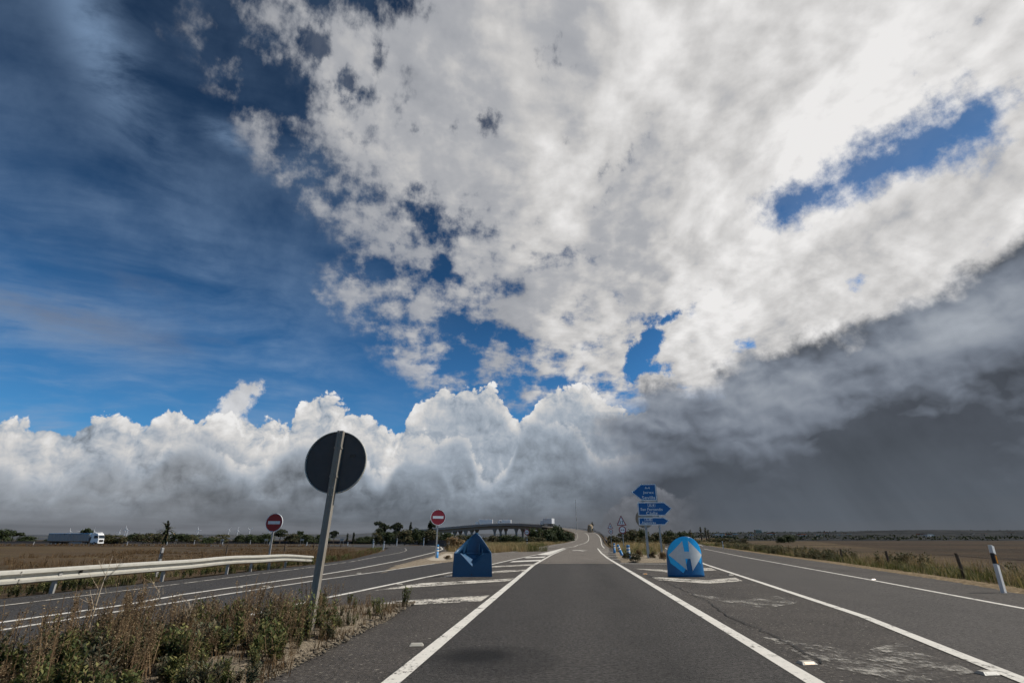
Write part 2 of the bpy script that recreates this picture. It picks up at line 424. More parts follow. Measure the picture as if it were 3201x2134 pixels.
class MB:
    """collects shapes; build() links them as one mesh object"""
    def __init__(s): s.v, s.f = [], []
    def add(s, verts, faces):
        b = len(s.v); s.v += [tuple(p) for p in verts]; s.f += [tuple(i+b for i in f) for f in faces]; return s
    def box(s, c, d, rot=None):
        hx, hy, hz_ = d[0]/2, d[1]/2, d[2]/2
        vs = [Vector((x*hx, y*hy, z*hz_)) for z in (-1, 1) for y in (-1, 1) for x in (-1, 1)]
        if rot is not None: vs = [rot @ p for p in vs]
        return s.add([p + Vector(c) for p in vs], [(0, 2, 3, 1), (4, 5, 7, 6), (0, 1, 5, 4), (2, 6, 7, 3), (0, 4, 6, 2), (1, 3, 7, 5)])
    def bar(s, a, b, w, d):
        """box-section bar between two points"""
        a, b = Vector(a), Vector(b); ax = (b-a).normalized()
        side = ax.cross(Vector((0, 1, 0)))
        if side.length < 1e-3: side = Vector((1, 0, 0))
        side.normalize(); up = side.cross(ax).normalized()
        vs = []
        for p in (a, b):
            for i, j in ((-1, -1), (1, -1), (1, 1), (-1, 1)): vs.append(p + side*(i*w/2) + up*(j*d/2))
        return s.add(vs, [(0, 1, 2, 3), (7, 6, 5, 4), (0, 4, 5, 1), (1, 5, 6, 2), (2, 6, 7, 3), (3, 7, 4, 0)])
    def tube(s, pts, radii, n=8, cap=True):
        pts = [Vector(p) for p in pts]
        if not isinstance(radii, (list, tuple)): radii = [radii]*len(pts)
        vs = []
        for i, p in enumerate(pts):
            t = (pts[min(i+1, len(pts)-1)] - pts[max(i-1, 0)]).normalized()
            a = t.orthogonal().normalized() if abs(t.z) < .99 else Vector((1, 0, 0)); b = t.cross(a).normalized(); a = b.cross(t)
            for k in range(n):
                th = 2*math.pi*k/n
                vs.append(p + a*(math.cos(th)*radii[i]) + b*(math.sin(th)*radii[i]))
        fs = [(i*n+k, i*n+(k+1) % n, (i+1)*n+(k+1) % n, (i+1)*n+k) for i in range(len(pts)-1) for k in range(n)]
        if cap: fs += [tuple(range(n-1, -1, -1)), tuple(range((len(pts)-1)*n, len(pts)*n))]
        return s.add(vs, fs)
    def prism(s, poly, y0, y1):
        """polygon of (x, z) points carried from y0 to y1"""
        n = len(poly)
        vs = [(x, y0, z) for x, z in poly] + [(x, y1, z) for x, z in poly]
        return s.add(vs, [tuple(range(n)), tuple(range(2*n-1, n-1, -1))] + [((i+1) % n, i, n+i, n+(i+1) % n) for i in range(n)])
    def disc(s, c, r, y0, y1, n=40):
        return s.prism([(c[0] + r*math.cos(2*math.pi*k/n), c[1] + r*math.sin(2*math.pi*k/n)) for k in range(n)], y0, y1)
    def ring(s, c, r0, r1, y0, y1, n=40):
        vs, fs = [], []
        for k in range(n):
            a = 2*math.pi*k/n; ca, sa = math.cos(a), math.sin(a)
            vs += [(c[0]+r0*ca, y0, c[1]+r0*sa), (c[0]+r1*ca, y0, c[1]+r1*sa), (c[0]+r1*ca, y1, c[1]+r1*sa), (c[0]+r0*ca, y1, c[1]+r0*sa)]
        for k in range(n):
            a, b = 4*k, 4*((k+1) % n)
            for i in range(4): fs.append((a+i, a+(i+1) % 4, b+(i+1) % 4, b+i))
        return s.add(vs, fs)
    def frame(s, poly, inset, y0, y1):
        """border of a convex polygon of (x, z) points"""
        n = len(poly); c = (sum(p[0] for p in poly)/n, sum(p[1] for p in poly)/n)
        inn = []
        for i in range(n):
            a, b, d = Vector(poly[i-1]), Vector(poly[i]), Vector(poly[(i+1) % n])
            e1, e2 = (b-a).normalized(), (d-b).normalized()
            n1, n2 = Vector((-e1.y, e1.x)), Vector((-e2.y, e2.x))
            if n1.dot(Vector(c)-b) < 0: n1, n2 = -n1, -n2
            m_ = (n1+n2).normalized()
            inn.append(b + m_*(inset/max(0.3, m_.dot(n1))))
        for i in range(n):
            j = (i+1) % n
            q = [poly[i], poly[j], inn[j], inn[i]]
            s.prism([(p[0], p[1]) for p in q], y0, y1)
        return s
    def build(s, name, m, parent=None, smooth_=False, bevel=0.0):
        me = bpy.data.meshes.new(name)
        me.from_pydata(s.v, [], s.f)
        bm = bmesh.new(); bm.from_mesh(me)
        bmesh.ops.recalc_face_normals(bm, faces=bm.faces)
        if bevel > 0:
            bmesh.ops.bevel(bm, geom=[e for e in bm.edges if len(e.link_faces) == 2 and e.calc_face_angle() > 0.6], offset=bevel, segments=1, affect='EDGES')
        bm.to_mesh(me); bm.free()
        if smooth_:
            for p in me.polygons: p.use_smooth = True
        me.materials.append(m)
        return new_obj(name, me, parent)

# ------------------------------------------------------------------ materials
def material(name, color_fn, rough=0.8, spec=0.3, bump=None, bump_d=0.02, metal=0.0, alpha=None):
    m = bpy.data.materials.new(name); m.use_nodes = True
    nt = m.node_tree; V.nt = nt
    b = nt.nodes['Principled BSDF']
    out = nt.nodes['Material Output']
    c = color_fn() if callable(color_fn) else color_fn
    if isinstance(c, V): nt.links.new(c.s, b.inputs['Base Color'])
    else: b.inputs['Base Color'].default_value = (*c, 1)
    r = rough() if callable(rough) else rough
    if isinstance(r, V): nt.links.new(r.s, b.inputs['Roughness'])
    else: b.inputs['Roughness'].default_value = r
    b.inputs['Specular IOR Level'].default_value = spec
    b.inputs['Metallic'].default_value = metal
    if bump:
        bn = nt.nodes.new('ShaderNodeBump'); bn.inputs['Distance'].default_value = bump_d; bn.inputs['Strength'].default_value = 1.0
        nt.links.new(bump().s, bn.inputs['Height']); nt.links.new(bn.outputs[0], b.inputs['Normal'])
    if alpha:
        a = alpha()
        nt.links.new(a.s, b.inputs['Alpha'])
    return m
def pos():
    g = V.nt.nodes.new('ShaderNodeNewGeometry'); return V(g.outputs['Position'])
def ocoord():
    g = V.nt.nodes.new('ShaderNodeTexCoord'); return V(g.outputs['Object'])
def island():
    g = V.nt.nodes.new('ShaderNodeNewGeometry'); return V(g.outputs['Random Per Island'])
def orand():
    g = V.nt.nodes.new('ShaderNodeObjectInfo'); return V(g.outputs['Random'])
def n3(vec, scale, detail=4, rough=.55): return fbm(vec, scale, detail, rough, dims='3D')
def gain(c, f): return cmul(c if isinstance(c, V) else combine(*c), combine(f, f, f))

def asphalt(name, base, pebble, contrast=1.0, wear=None, rough=0.82):
    def col():
        p = pos()
        g1 = n3(p, 21, 4, .85); g2 = n3(p, 1.3, 5, .6); g3 = n3(vscale(p, (1.0, .22, 1)), 0.55, 3, .5)
        speck = smooth(n3(vadd(p, (9, 4, 0)), 19, 2, .65), .63, .70)
        c = cmix(smooth(g1, .32, .70), tuple(k*.34 for k in base), tuple(k*1.72 for k in base))
        c = gain(c, 1.0 + (g2-.5)*0.60*contrast + (g3-.5)*0.50*contrast)
        c = cmix(speck*0.5*contrast, c, pebble)
        if wear: c = wear(c, p)
        return c
    return material(name, col, rough=rough, spec=0.25, bump=lambda: n3(pos(), 60, 3, .7), bump_d=0.010)
def lane_wear(c, p):
    x, y, _ = separate(p)
    def circle(px, py, r, k, soft=.35):
        g = G(px, py); u, v = x - g.x, y - g.y
        d = V.m('SQRT', u*u + v*v)
        return smooth(d + (n3(p, 3, 3)-.5)*.25, r, r-soft)*k
    a, b = G(1300, 2050), G(1930, 2134)
    stain = circle(1490, 2050, .52, .55) + circle(1540, 2060, .80, .30, .16)
    c = gain(c, 1.0 - stain)
    # polished wheel tracks along the lane
    t = x - y*0.1175
    track = smooth((t - 0.05).abs(), .60, .10) + smooth((t - 1.75).abs(), .60, .10)
    oil = smooth((t - 0.90 + (n3(p, .6, 2)-.5)*.5).abs(), .42, .05)*smooth(n3(vscale(p, (1, .25, 1)), 1.1, 4, .6), .38, .62)
    drops = smooth(n3(vadd(p, (3, 8, 0)), 3.1, 3, .6), .66, .74)
    return gain(c, 1.0 + track*0.16 - oil*0.20 - drops*.22)
M = {}
M['lane'] = asphalt('lane_asphalt', (.041, .0375, .0345), (.16, .15, .14), .8, lane_wear)
M['slip'] = asphalt('slip_asphalt', (.042, .039, .037), (.13, .125, .12), .8)
M['right_lane'] = asphalt('right_lane_asphalt', (.060, .054, .049), (.17, .16, .15), .9, None, .78)
M['old'] = asphalt('old_asphalt', (.055, .048, .042), (.32, .29, .24), 1.6)
M['tan'] = asphalt('sunbleached_asphalt', (.128, .112, .095), (.30, .27, .23), .9)
M['crack'] = material('crack_tar', (.02, .02, .02), .9)
def paint(name, col, lo, hi, fine=38):
    def a():
        p = pos()
        w = n3(p, 2.2, 4, .6)*.55 + n3(vscale(p, (1, .5, 1)), fine, 3, .7)*.45
        return smooth(w, lo, hi)
    return material(name, lambda: gain(col, .78 + n3(pos(), 5, 5, .65)*.42), .65, .3, alpha=a)
M['line'] = paint('road_paint', (.62, .59, .53), .33, .47, 22)
M['worn'] = paint('worn_road_paint', (.56, .52, .45), .40, .56, 20)
M['ghost'] = paint('scraped_road_paint', (.40, .375, .33), .46, .70, 18)

def ground_col():
    p = pos(); x, y, _ = separate(p)
    a = n3(p, .035, 5, .55); b = n3(vscale(p, (.35, 1.2, 1)), .11, 5, .6); c = n3(p, 3.0, 6, .65)
    col = cmix(smooth(a, .40, .62), (.078, .054, .031), (.044, .032, .022))
    col = cmix(smooth(b, .50, .68)*.8, col, (.120, .088, .045))
    col = cmix(smooth(n3(p, .25, 5, .6), .56, .70)*.55, col, (.070, .072, .030))
    # yellowed verge next to the carriageways, mudflats beyond
    east = smooth(x - y*0.55, 8.0, 14.0)
    band = n3(vscale(p, (.25, 1.0, 1)), .035, 4, .6)
    col = cmix(east*.85, col, cmix(smooth(band, .38, .64), (.024, .0175, .0125), (.056, .037, .022)))
    far = smooth(y, 300, 900)
    col = cmix(far*.7, col, (.034, .027, .020))
    return gain(col, .62 + c*.8)
M['ground'] = material('marsh_ground', ground_col, .95, .1, bump=lambda: n3(pos(), 6, 5, .65), bump_d=.08)
def gravel_col():
    p = pos()
    c = cmix(smooth(n3(p, 40, 3, .75), .33, .68), (.13, .105, .075), (.40, .33, .24))
    c = gain(c, .7 + n3(p, 1.6, 5, .6)*.6)
    return cmix(smooth(n3(p, 2.4, 4, .6), .55, .7)*.5, c, (.10, .08, .055))
M['gravel'] = material('verge_gravel', gravel_col, .95, .1, bump=lambda: n3(pos(), 70, 3, .7), bump_d=.03)
M['pale_gravel'] = material('pale_gravel', lambda: gain((.44, .38, .30), .5 + n3(pos(), 14, 5, .7)*.95), .95, .1, bump=lambda: n3(pos(), 60, 3, .7), bump_d=.03)

def leafy(name, dark, light, alt=None, trans=0.25):
    """foliage with one shade for each leaf"""
    def col():
        r = island(); o = orand()
        c = cmix(r, dark, light)
        if alt: c = cmix(smooth(r*.7 + n3(pos(), 1.1, 3)*.6, .70, .95), c, alt)
        return gain(c, .8 + o*.4)
    m = material(name, col, .75, .25)
    nt = m.node_tree; V.nt = nt
    b = nt.nodes['Principled BSDF']
    if trans > 0:
        t = nt.nodes.new('ShaderNodeBsdfTranslucent'); mx = nt.nodes.new('ShaderNodeMixShader'); mx.inputs[0].default_value = trans
        nt.links.new(b.inputs['Base Color'].links[0].from_socket, t.inputs['Color'])
        nt.links.new(b.outputs[0], mx.inputs[1]); nt.links.new(t.outputs[0], mx.inputs[2])
        nt.links.new(mx.outputs[0], nt.nodes['Material Output'].inputs['Surface'])
    return m
M['bush'] = leafy('bush_leaves', (.020, .030, .012), (.060, .076, .028))
M['bush_olive'] = leafy('olive_bush_leaves', (.030, .034, .014), (.095, .098, .042), (.12, .09, .045))
M['pine'] = leafy('pine_needles', (.016, .022, .012), (.045, .052, .024))
M['dry_bush'] = leafy('dry_bush_twigs', (.10, .062, .030), (.30, .20, .10), (.16, .12, .06))
M['dry_grass'] = leafy('dry_grass_blades', (.19, .14, .065), (.46, .36, .19), (.26, .18, .08))
M['brown_grass'] = leafy('brown_grass_blades', (.085, .052, .026), (.22, .145, .070), (.13, .075, .035))
M['green_grass'] = leafy('green_grass_blades', (.050, .058, .016), (.160, .165, .050), (.28, .23, .095))
M['weed_green'] = leafy('weed_leaves', (.028, .042, .012), (.145, .168, .055), (.24, .22, .08))
M['weed_grey'] = leafy('dusty_weed_leaves', (.055, .062, .036), (.13, .135, .080), (.15, .12, .075))
M['weed_seed'] = leafy('dry_seed_heads', (.070, .045, .022), (.27, .185, .095), (.44, .34, .20))
M['weed_stem'] = material('weed_stems', lambda: cmix(island(), (.10, .058, .030), (.24, .16, .09)), .85, .2)
M['dead_stem'] = material('bleached_stems', lambda: cmix(island(), (.30, .23, .15), (.50, .41, .30)), .85, .2)
M['bark'] = material('bark', lambda: gain((.11, .085, .06), .6 + n3(pos(), 6, 4)*.8), .9, .1)
M['palm'] = leafy('palm_fronds', (.025, .034, .014), (.075, .085, .035), (.14, .10, .055), .15)
M['flower'] = material('yellow_petals', (.70, .50, .02), .6)

def dusty(col, amount=.25, dirt=(.25, .21, .16), rough=.45, spec=.4, metal=0.0):
    def c():
        p = pos()
        return cmix(smooth(n3(p, 3.2, 6, .65), .45, .75)*amount, gain(col, .85 + n3(p, 11, 4, .6)*.3), dirt)
    return c
def simple(name, col, rough=.5, spec=.4, amount=.22, dirt=(.25, .21, .16), metal=0.0):
    M[name] = material(name, dusty(col, amount, dirt), rough, spec, metal=metal); return M[name]
simple('galvanised', (.40, .385, .36), .55, .4, .35, (.26, .23, .19), .25)
simple('old_steel', (.25, .225, .19), .6, .3, .45, (.17, .14, .10))
simple('sign_back', (.043, .044, .047), .5, .45, .4, (.080, .076, .070))
simple('sign_grey_back', (.36, .31, .24), .6, .3, .3, (.22, .18, .13))
simple('sign_white', (.78, .78, .77), .45, .5, .10)
simple('sign_red', (.31, .012, .018), .4, .5, .12, (.16, .02, .02))
simple('sign_dark_red', (.27, .018, .022), .45, .5, .2, (.12, .03, .03))
simple('sign_blue', (.006, .105, .32), .4, .5, .12, (.03, .07, .16))
simple('sign_black', (.02, .02, .02), .5, .4, .1)
simple('rail', (.45, .43, .375), .5, .4, .4, (.28, .25, .20))
simple('post_white', (.78, .77, .74), .5, .4, .18)
simple('post_black', (.025, .022, .02), .5, .4, .1)
simple('amber', (.75, .30, .015), .3, .6, .05)
simple('shell_blue', (.020, .082, .165), .42, .4, .18, (.03, .07, .12))
simple('film_cyan', (.010, .50, .95), .35, .5, .12, (.03, .20, .40))
simple('film_blue', (.010, .36, .78), .35, .5, .12, (.03, .12, .25))
simple('marker_blue', (.016, .135, .32), .42, .4, .2, (.04, .09, .15))
simple('film_white', (.62, .62, .60), .45, .4, .12, (.5, .5, .48))
simple('bollard_blue', (.025, .20, .45), .4, .4, .2, (.08, .16, .26))
simple('bollard_white', (.72, .71, .66), .45, .4, .25, (.40, .36, .28))
simple('concrete', (.30, .275, .25), .85, .2, .45, (.20, .16, .12))
simple('shaded_concrete', (.055, .053, .055), .85, .2, .4, (.06, .05, .05))  # shade on the barrier's near face is put into this colour
simple('truck_white', (.78, .78, .78), .35, .5, .08)
simple('truck_grey', (.29, .29, .29), .45, .5, .3, (.12, .11, .10))
simple('truck_blue', (.03, .20, .42), .45, .5, .15)
simple('rubber', (.018, .018, .018), .8, .2, .2, (.05, .045, .04))
simple('glass_dark', (.02, .03, .04), .08, .6, .02)
simple('wood', (.11, .085, .065), .9, .1, .4, (.05, .04, .03))
simple('turbine_white', (.75, .75, .76), .5, .4, .02)
simple('house_white', (.62, .60, .57), .8, .2, .2)
simple('house_ochre', (.48, .38, .27), .8, .2, .2)
simple('roof_tile', (.28, .12, .07), .85, .2, .2)
simple('stone', (.33, .255, .17), .9, .1, .4, (.20, .15, .10))
simple('stud', (.38, .355, .30), .5, .4, .2)
M['straw'] = material('straw_verge', lambda: gain(cmix(smooth(n3(pos(), 9, 4, .7), .38, .66), (.13, .095, .055), (.30, .225, .135)), .7 + n3(pos(), 1.5, 4)*.6), .95, .1, bump=lambda: n3(pos(), 30, 3, .7), bump_d=.03)

# ------------------------------------------------------------------ the ground: one sheet out to the horizon
def ground_z(x, y):
    n = mnoise.noise(Vector((x*.21, y*.21, 3.3)))*.035 + mnoise.noise(Vector((x*.9, y*.9, 1.3)))*.018
    far = sstep(30, 120, math.hypot(x, y))
    marsh = -0.55*sstep(6, 16, x - 9.5 - max(0.0, y-6)*.52)          # the mudflats to the east lie lower than the road
    return gz(x, y) - .075 + n*(1 + far) + marsh
rings = [0.0] + [1.2*(1.085**i) for i in range(115)]
NA = 260
gv = [(0, 0, -.08)]
for r in rings[1:]:
    for k in range(NA):
        a = 2*math.pi*k/NA
        x, y = r*math.sin(a), r*math.cos(a)
        gv.append((x, y, ground_z(x, y) if r < 900 else -.35))
gf = []
for i in range(len(rings)-2):
    for k in range(NA):
        a, b = 1+i*NA+k, 1+i*NA+(k+1) % NA
        gf.append((a, b, b+NA, a+NA))
me = bpy.data.meshes.new('ground')
me.from_pydata(gv, [], gf + [(0, 1+(k+1) % NA, 1+k) for k in range(NA)])
bm = bmesh.new(); bm.from_mesh(me); bmesh.ops.recalc_face_normals(bm, faces=bm.faces)
for f in bm.faces: f.smooth = True
bm.to_mesh(me); bm.free()
me.materials.append(M['ground'])
tag(new_obj('ground', me), 'brown marsh ground reaching to the horizon', kind='structure')

# ------------------------------------------------------------------ carriageways
def flat_poly(name, pts, z, m, parent=None):
    from mathutils.geometry import tessellate_polygon
    vs = [Vector((p[0], p[1], z)) for p in pts]
    tr = tessellate_polygon([vs])
    tr = [t if (vs[t[1]]-vs[t[0]]).cross(vs[t[2]]-vs[t[0]]).z > 0 else (t[0], t[2], t[1]) for t in tr]
    me = bpy.data.meshes.new(name); me.from_pydata(vs, [], [tuple(t) for t in tr]); me.materials.append(m)
    return new_obj(name, me, parent)
def resample(pts, step):
    pts = [Vector(p) for p in pts]; out = [pts[0]]
    for a, b in zip(pts, pts[1:]):
        n = max(1, int((b-a).length/step))
        out += [a.lerp(b, (i+1)/n) for i in range(n)]
    return out
def smooth_line(pts, n=6):
    """Catmull-Rom through points"""
    pts = [Vector(p) for p in pts]; out = []
    P_ = [2*pts[0]-pts[1]] + pts + [2*pts[-1]-pts[-2]]
    for i in range(1, len(P_)-2):
        p0, p1, p2, p3 = P_[i-1:i+3]
        for k in range(n):
            t = k/n
            out.append(0.5*((2*p1) + (p2-p0)*t + (2*p0-5*p1+4*p2-p3)*t*t + (3*p1-p0-3*p2+p3)*t**3))
    return out + [pts[-1]]
def strip(name, left, right, m, parent=None, lift=0.0):
    """ribbon between two lines with as many points"""
    vs, fs = [], []
    for a, b in zip(left, right): vs += [Vector(a)+Vector((0, 0, lift)), Vector(b)+Vector((0, 0, lift))]
    for i in range(len(left)-1): fs.append((2*i, 2*i+1, 2*i+3, 2*i+2))
    mb = MB(); mb.add(vs, fs)
    o = mb.build(name, m, parent)
    me = o.data
    bm = bmesh.new(); bm.from_mesh(me)
    for f in bm.faces:
        if f.normal.z < 0: f.normal_flip()
    bm.to_mesh(me); bm.free()
    return o
def line(name, pts, w, m, parent, lift=.009, w2=None, px=True, curve_=False):
    """painted line of width w along points"""
    q = [G(*p) for p in pts] if px else [Vector(p) for p in pts]
    if curve_: q = smooth_line(q, 6)
    q = resample(q, 2.0 if px else 4.0)
    L, Rr = [], []
    for i, p in enumerate(q):
        t = (q[min(i+1, len(q)-1)] - q[max(i-1, 0)]); t.z = 0; t.normalize()
        n = Vector((-t.y, t.x, 0)); ww = w if w2 is None else w + (w2-w)*i/(len(q)-1)
        L.append(p + n*ww/2); Rr.append(p - n*ww/2)
    return strip(name, L, Rr, m, parent, lift)
def patch(name, pts, m, parent, z=.010):
    return flat_poly(name, [G(*p) for p in pts], z, m, parent)

EA = [(0, 1872), (500, 1818), (982, 1764), (1100, 1747), (1197, 1723), (1207, 1716.5)]
ea = [G(*p) for p in EA]; ea_ext = ea[0] + (ea[0]-ea[1]).normalized()*11
right_edge = [(2215, 1705), (2370, 1728), (2583, 1757), (3008, 1821), (3201, 1855)]
re_ = [G(*p) for p in right_edge]; re_ext = re_[-1] + (re_[-1]-re_[-2]).normalized()*22
outline = [ea_ext] + ea + [G(1392, 1713), G(1388, 1718), G(1427, 1724), G(1533, 1727), G(1600, 1722), G(1665, 1713),
           G(1906, 1713), G(1930, 1713), G(2040, 1709), G(2067, 1706)] + re_ + [re_ext, Vector((14, -9, 0)), Vector((-12, -9, 0))]
road = flat_poly('road', outline, 0.0, M['old'])
tag(road, 'wide asphalt junction with worn hatching between the lanes', kind='structure')

# lines that bound the lanes
L1 = [(0, 1895), (500, 1833), (980, 1772), (1100, 1755), (1189, 1738), (1253, 1726), (1270, 1718), (1253, 1710), (1202, 1705)]
L5 = [(0, 1946), (393, 1890), (571, 1858), (977, 1800), (1100, 1780), (1258, 1750), (1365, 1723), (1382, 1713), (1350, 1706.5), (1260, 1701.5)]
L6 = [(0, 1970), (208, 1937), (719, 1855), (1008, 1811), (1100, 1798), (1202, 1784), (1419, 1752)]
L7 = [(446, 1994), (625, 1958), (1030, 1866), (1100, 1852), (1324, 1805), (1418, 1787), (1535, 1764), (1600, 1749), (1692, 1730), (1753, 1715)]
L8 = [(1223, 2134), (1445, 1950), (1667, 1766), (1725, 1733), (1769, 1714)]
L9 = [(2547, 2134), (2120, 1876), (1900, 1744), (1880, 1728), (1868, 1713)]
L10 = [(3201, 2128), (2700, 1927), (2204, 1763), (2086, 1715), (2067, 1706)]
L11 = [(3201, 1902), (2700, 1808), (2320, 1739), (2200, 1714.5)]
def ext(pts, d):
    """line run on d metres past its first point"""
    g = [G(*p) for p in pts]; return [g[0] + (g[0]-g[1]).normalized()*d] + g
# newer surfacing laid over the old road
def pave(name, a, b, m, z=.004):
    return flat_poly(name, list(a) + list(reversed(b)), z, m, road)
l8, l9 = ext(L8[:3], 14), ext(L9[:3], 14)
pave('new_lane_surface', [p + Vector((-.12, 0, 0)) for p in l8[:-1]] + [G(1675, 1761)], [p + Vector((.12, 0, 0)) for p in l9[:-1]] + [G(1932, 1761)], M['lane'])
pave('slip_surface', [ea_ext] + ea[:5], [ext(L5[:6], 11)[0]] + [G(*p) for p in L5[:6]], M['slip'])
pave('slip_bend_surface', [ea[4], ea[5]], [G(*p) for p in L5[5:8]], M['slip'], .0042)
pave('side_lane_surface', ext(L6, 11), ext(L7[:6], 11), M['slip'])
pave('side_lane_bleached_surface', [G(1419, 1752), G(1533, 1729), G(1600, 1723.5), G(1665, 1714)], [G(1418, 1787), G(1535, 1764), G(1600, 1749), G(1692, 1730), G(1753, 1715)], M['tan'], .0042)
pave('far_lane_surface', [G(1675, 1761), G(1710, 1738), G(1762, 1713.2)], [G(1932, 1761), G(1905, 1744), G(1900, 1730), G(1904, 1713.2)], M['tan'], .0042)
pave('right_lane_surface', ext(L10, 14), [ext(L11, 14)[0]] + [G(*p) for p in L11] + [G(2206, 1706.5)], M['right_lane'])

# ramp climbing to the viaduct: (ahead, height, left, right)
RAMP = [(81, 0.0, 1665, 1906, None), (110, .20, 1722, 1893, None), (140, .75, 1783, 1886, None), (180, 2.0, 1797, 1880, None), (225, 3.7, 1795, 1865, None)]
rl, rr = [], []
for y, z, a, b, _ in RAMP:
    cd = y*CP + (z-CAM_H)*SP
    rl.append(Vector(((a-CX)*cd/FPX, y, z))); rr.append(Vector(((b-CX)*cd/FPX, y, z)))
for (ax, ay, bx, by, z) in ((28.0, 266, 37.3, 270, 5.4), (25.5, 283, 34.5, 290, 6.6), (17.5, 300, 25.0, 309, 8.0), (3.5, 316, 8.0, 325, 9.3), (-16.5, 325, -14.5, 335, 9.2), (-43, 327.5, -43, 338, 7.3), (-80, 326, -80, 336.5, 4.0)):
    rl.append(Vector((ax, ay, z))); rr.append(Vector((bx, by, z)))
rl, rr = smooth_line(rl, 5), smooth_line(rr, 5)
NB = 36        # where the embankment ends and the viaduct begins
ramp_road = strip('ramp_road', rl, rr, M['tan'])
tag(ramp_road, 'pale two lane ramp rising and curving to the viaduct', kind='structure')
mid = [a.lerp(b, .5) for a, b in zip(rl, rr)]
def offset_line(src, dst, f): return [a.lerp(b, f) for a, b in zip(src, dst)]
def ramp_line(name, f, w, i0, i1, m='line'):
    c = offset_line(rl, rr, f)[i0:i1]
    L, Rr = [], []
    for i, p in enumerate(c):
        t = (c[min(i+1, len(c)-1)] - c[max(i-1, 0)]).normalized(); n = Vector((-t.y, t.x, 0)).normalized()
        L.append(p + n*w/2); Rr.append(p - n*w/2)
    return strip(name, L, Rr, M[m], ramp_road, .02)
# embankment under the ramp
vs, fs = [], []
n_emb = NB
for i in range(n_emb):
    a, b = rl[i], rr[i]
    ac = (a-b); ac.z = 0; ac.normalize()
    h = max(0.05, a.z + .1)
    for p, s_ in ((a + ac*(.9 + h*1.9), 0), (a + ac*.8, 1), (b - ac*.8, 1), (b - ac*(.9 + h*1.9), 0)):
        vs.append((p.x, p.y, (a.z - .04) if s_ else -.12))
for i in range(n_emb-1):
    for k in range(3): fs.append((4*i+k, 4*i+k+1, 4*i+k+5, 4*i+k+4))
k = 4*(n_emb-1); fs.append((k, k+1, k+2, k+3))
mb = MB(); mb.add(vs, fs); emb = mb.build('embankment', M['ground'])
tag(emb, 'earth embankment carrying the ramp', kind='structure')

# the far road the slip road bends into
fa = [G(1207, 1716.5), G(1190, 1711), Vector((-42, 118, gz(-42, 118))), Vector((-75, 142, -.45)), Vector((-130, 158, -.45)), Vector((-220, 162, -.45)), Vector((-420, 160, -.45))]
fb = [G(1392, 1713), G(1364, 1705.5), G(1270, 1700.2), Vector((-85, 192, -.45)), Vector((-135, 196, -.45)), Vector((-225, 197, -.45)), Vector((-420, 196, -.45))]
fa, fb = smooth_line(fa, 5), smooth_line(fb, 5)
far_road = strip('far_road', fa, fb, M['slip'], lift=.006)
tag(far_road, 'dark main road crossing the marsh behind the junction', kind='structure')
line('edge_line', [p + Vector((0, 0, .01)) for p in offset_line(fb, fa, .06)], .15, M['line'], far_road, px=False)
line('edge_line', [p + Vector((0, 0, .01)) for p in offset_line(fa, fb, .10)[8:]], .15, M['line'], far_road, px=False)

# right-hand road running on past the island
RR_ = [(109, 0.0, 2067, 2213), (150, .5, 2068, 2172), (190, 1.1, 2078, 2162), (230, 1.5, 2103, 2175), (270, 1.9, 2137, 2197), (330, 2.2, 2182, 2230)]
ql, qr = [], []
for y, z, a, b in RR_:
    cd = y*CP + (z-CAM_H)*SP
    ql.append(Vector(((a-CX)*cd/FPX, y, z))); qr.append(Vector(((b-CX)*cd/FPX, y, z)))
ql, qr = smooth_line(ql, 5), smooth_line(qr, 5)
rroad = strip('right_road', ql, qr, M['right_lane'])
tag(rroad, 'grey road on the right bending away past the island', kind='structure')
line('edge_line', offset_line(ql, qr, .05), .18, M['line'], rroad, px=False)
line('edge_line', offset_line(ql, qr, .90), .18, M['line'], rroad, px=False)
vs, fs = [], []
for i, (a, b) in enumerate(zip(ql, qr)):
    for p in ((a.x-.4-a.z*2.5, a.y, -.2), (a.x-.4, a.y, a.z-.05), (b.x+.4, b.y, b.z-.05), (b.x+.4+b.z*2.5, b.y, -.6)): vs.append(p)
for i in range(len(ql)-1):
    for k in range(3): fs.append((4*i+k, 4*i+k+1, 4*i+k+5, 4*i+k+4))
mb = MB(); mb.add(vs, fs); tag(mb.build('road_bank', M['ground']), 'low earth bank under the right-hand road', kind='structure')

# ------------------------------------------------------------------ painted markings
lw = dict(m=M['line'], parent=road)
line('edge_line', ext(L8[:3], 10) + [G(*p) for p in L8[3:]], .17, M['line'], road, px=False)
line('edge_line', ext(L9[:3], 10) + [G(*p) for p in L9[3:]], .17, M['line'], road, px=False)
line('edge_line', ext(L10[:3], 10) + [G(*p) for p in L10[3:]], .16, M['line'], road, px=False)
line('edge_line', ext(L11, 10), .12, M['line'], road, px=False)
line('edge_line', L7, .15, M['line'], road)
line('edge_line', ext(L6[:6], 8) + [G(1419, 1752)], .11, M['line'], road, px=False)
line('edge_line', ext(L5[:6], 8), .14, M['line'], road, px=False)
line('edge_line', [G(*p) for p in L5[5:9]], .16, M['line'], road, px=False, curve_=True, lift=.016)
line('edge_line', ext(L1[:5], 8) + smooth_line([G(*p) for p in L1[4:]], 5)[1:], .10, M['worn'], road, px=False, lift=.016)
line('edge_line', [(1539, 1730), (1600, 1724.5), (1660, 1715)], .12, M['worn'], road)
ramp_line('edge_line', .93, .17, 0, 22); ramp_line('edge_line', .10, .14, 0, 24, 'worn'); ramp_line('centre_line', .52, .16, 5, 22)
line('centre_line', [G(1761, 1713), mid[2], mid[5]], .17, M['line'], ramp_road, px=False, lift=.03)
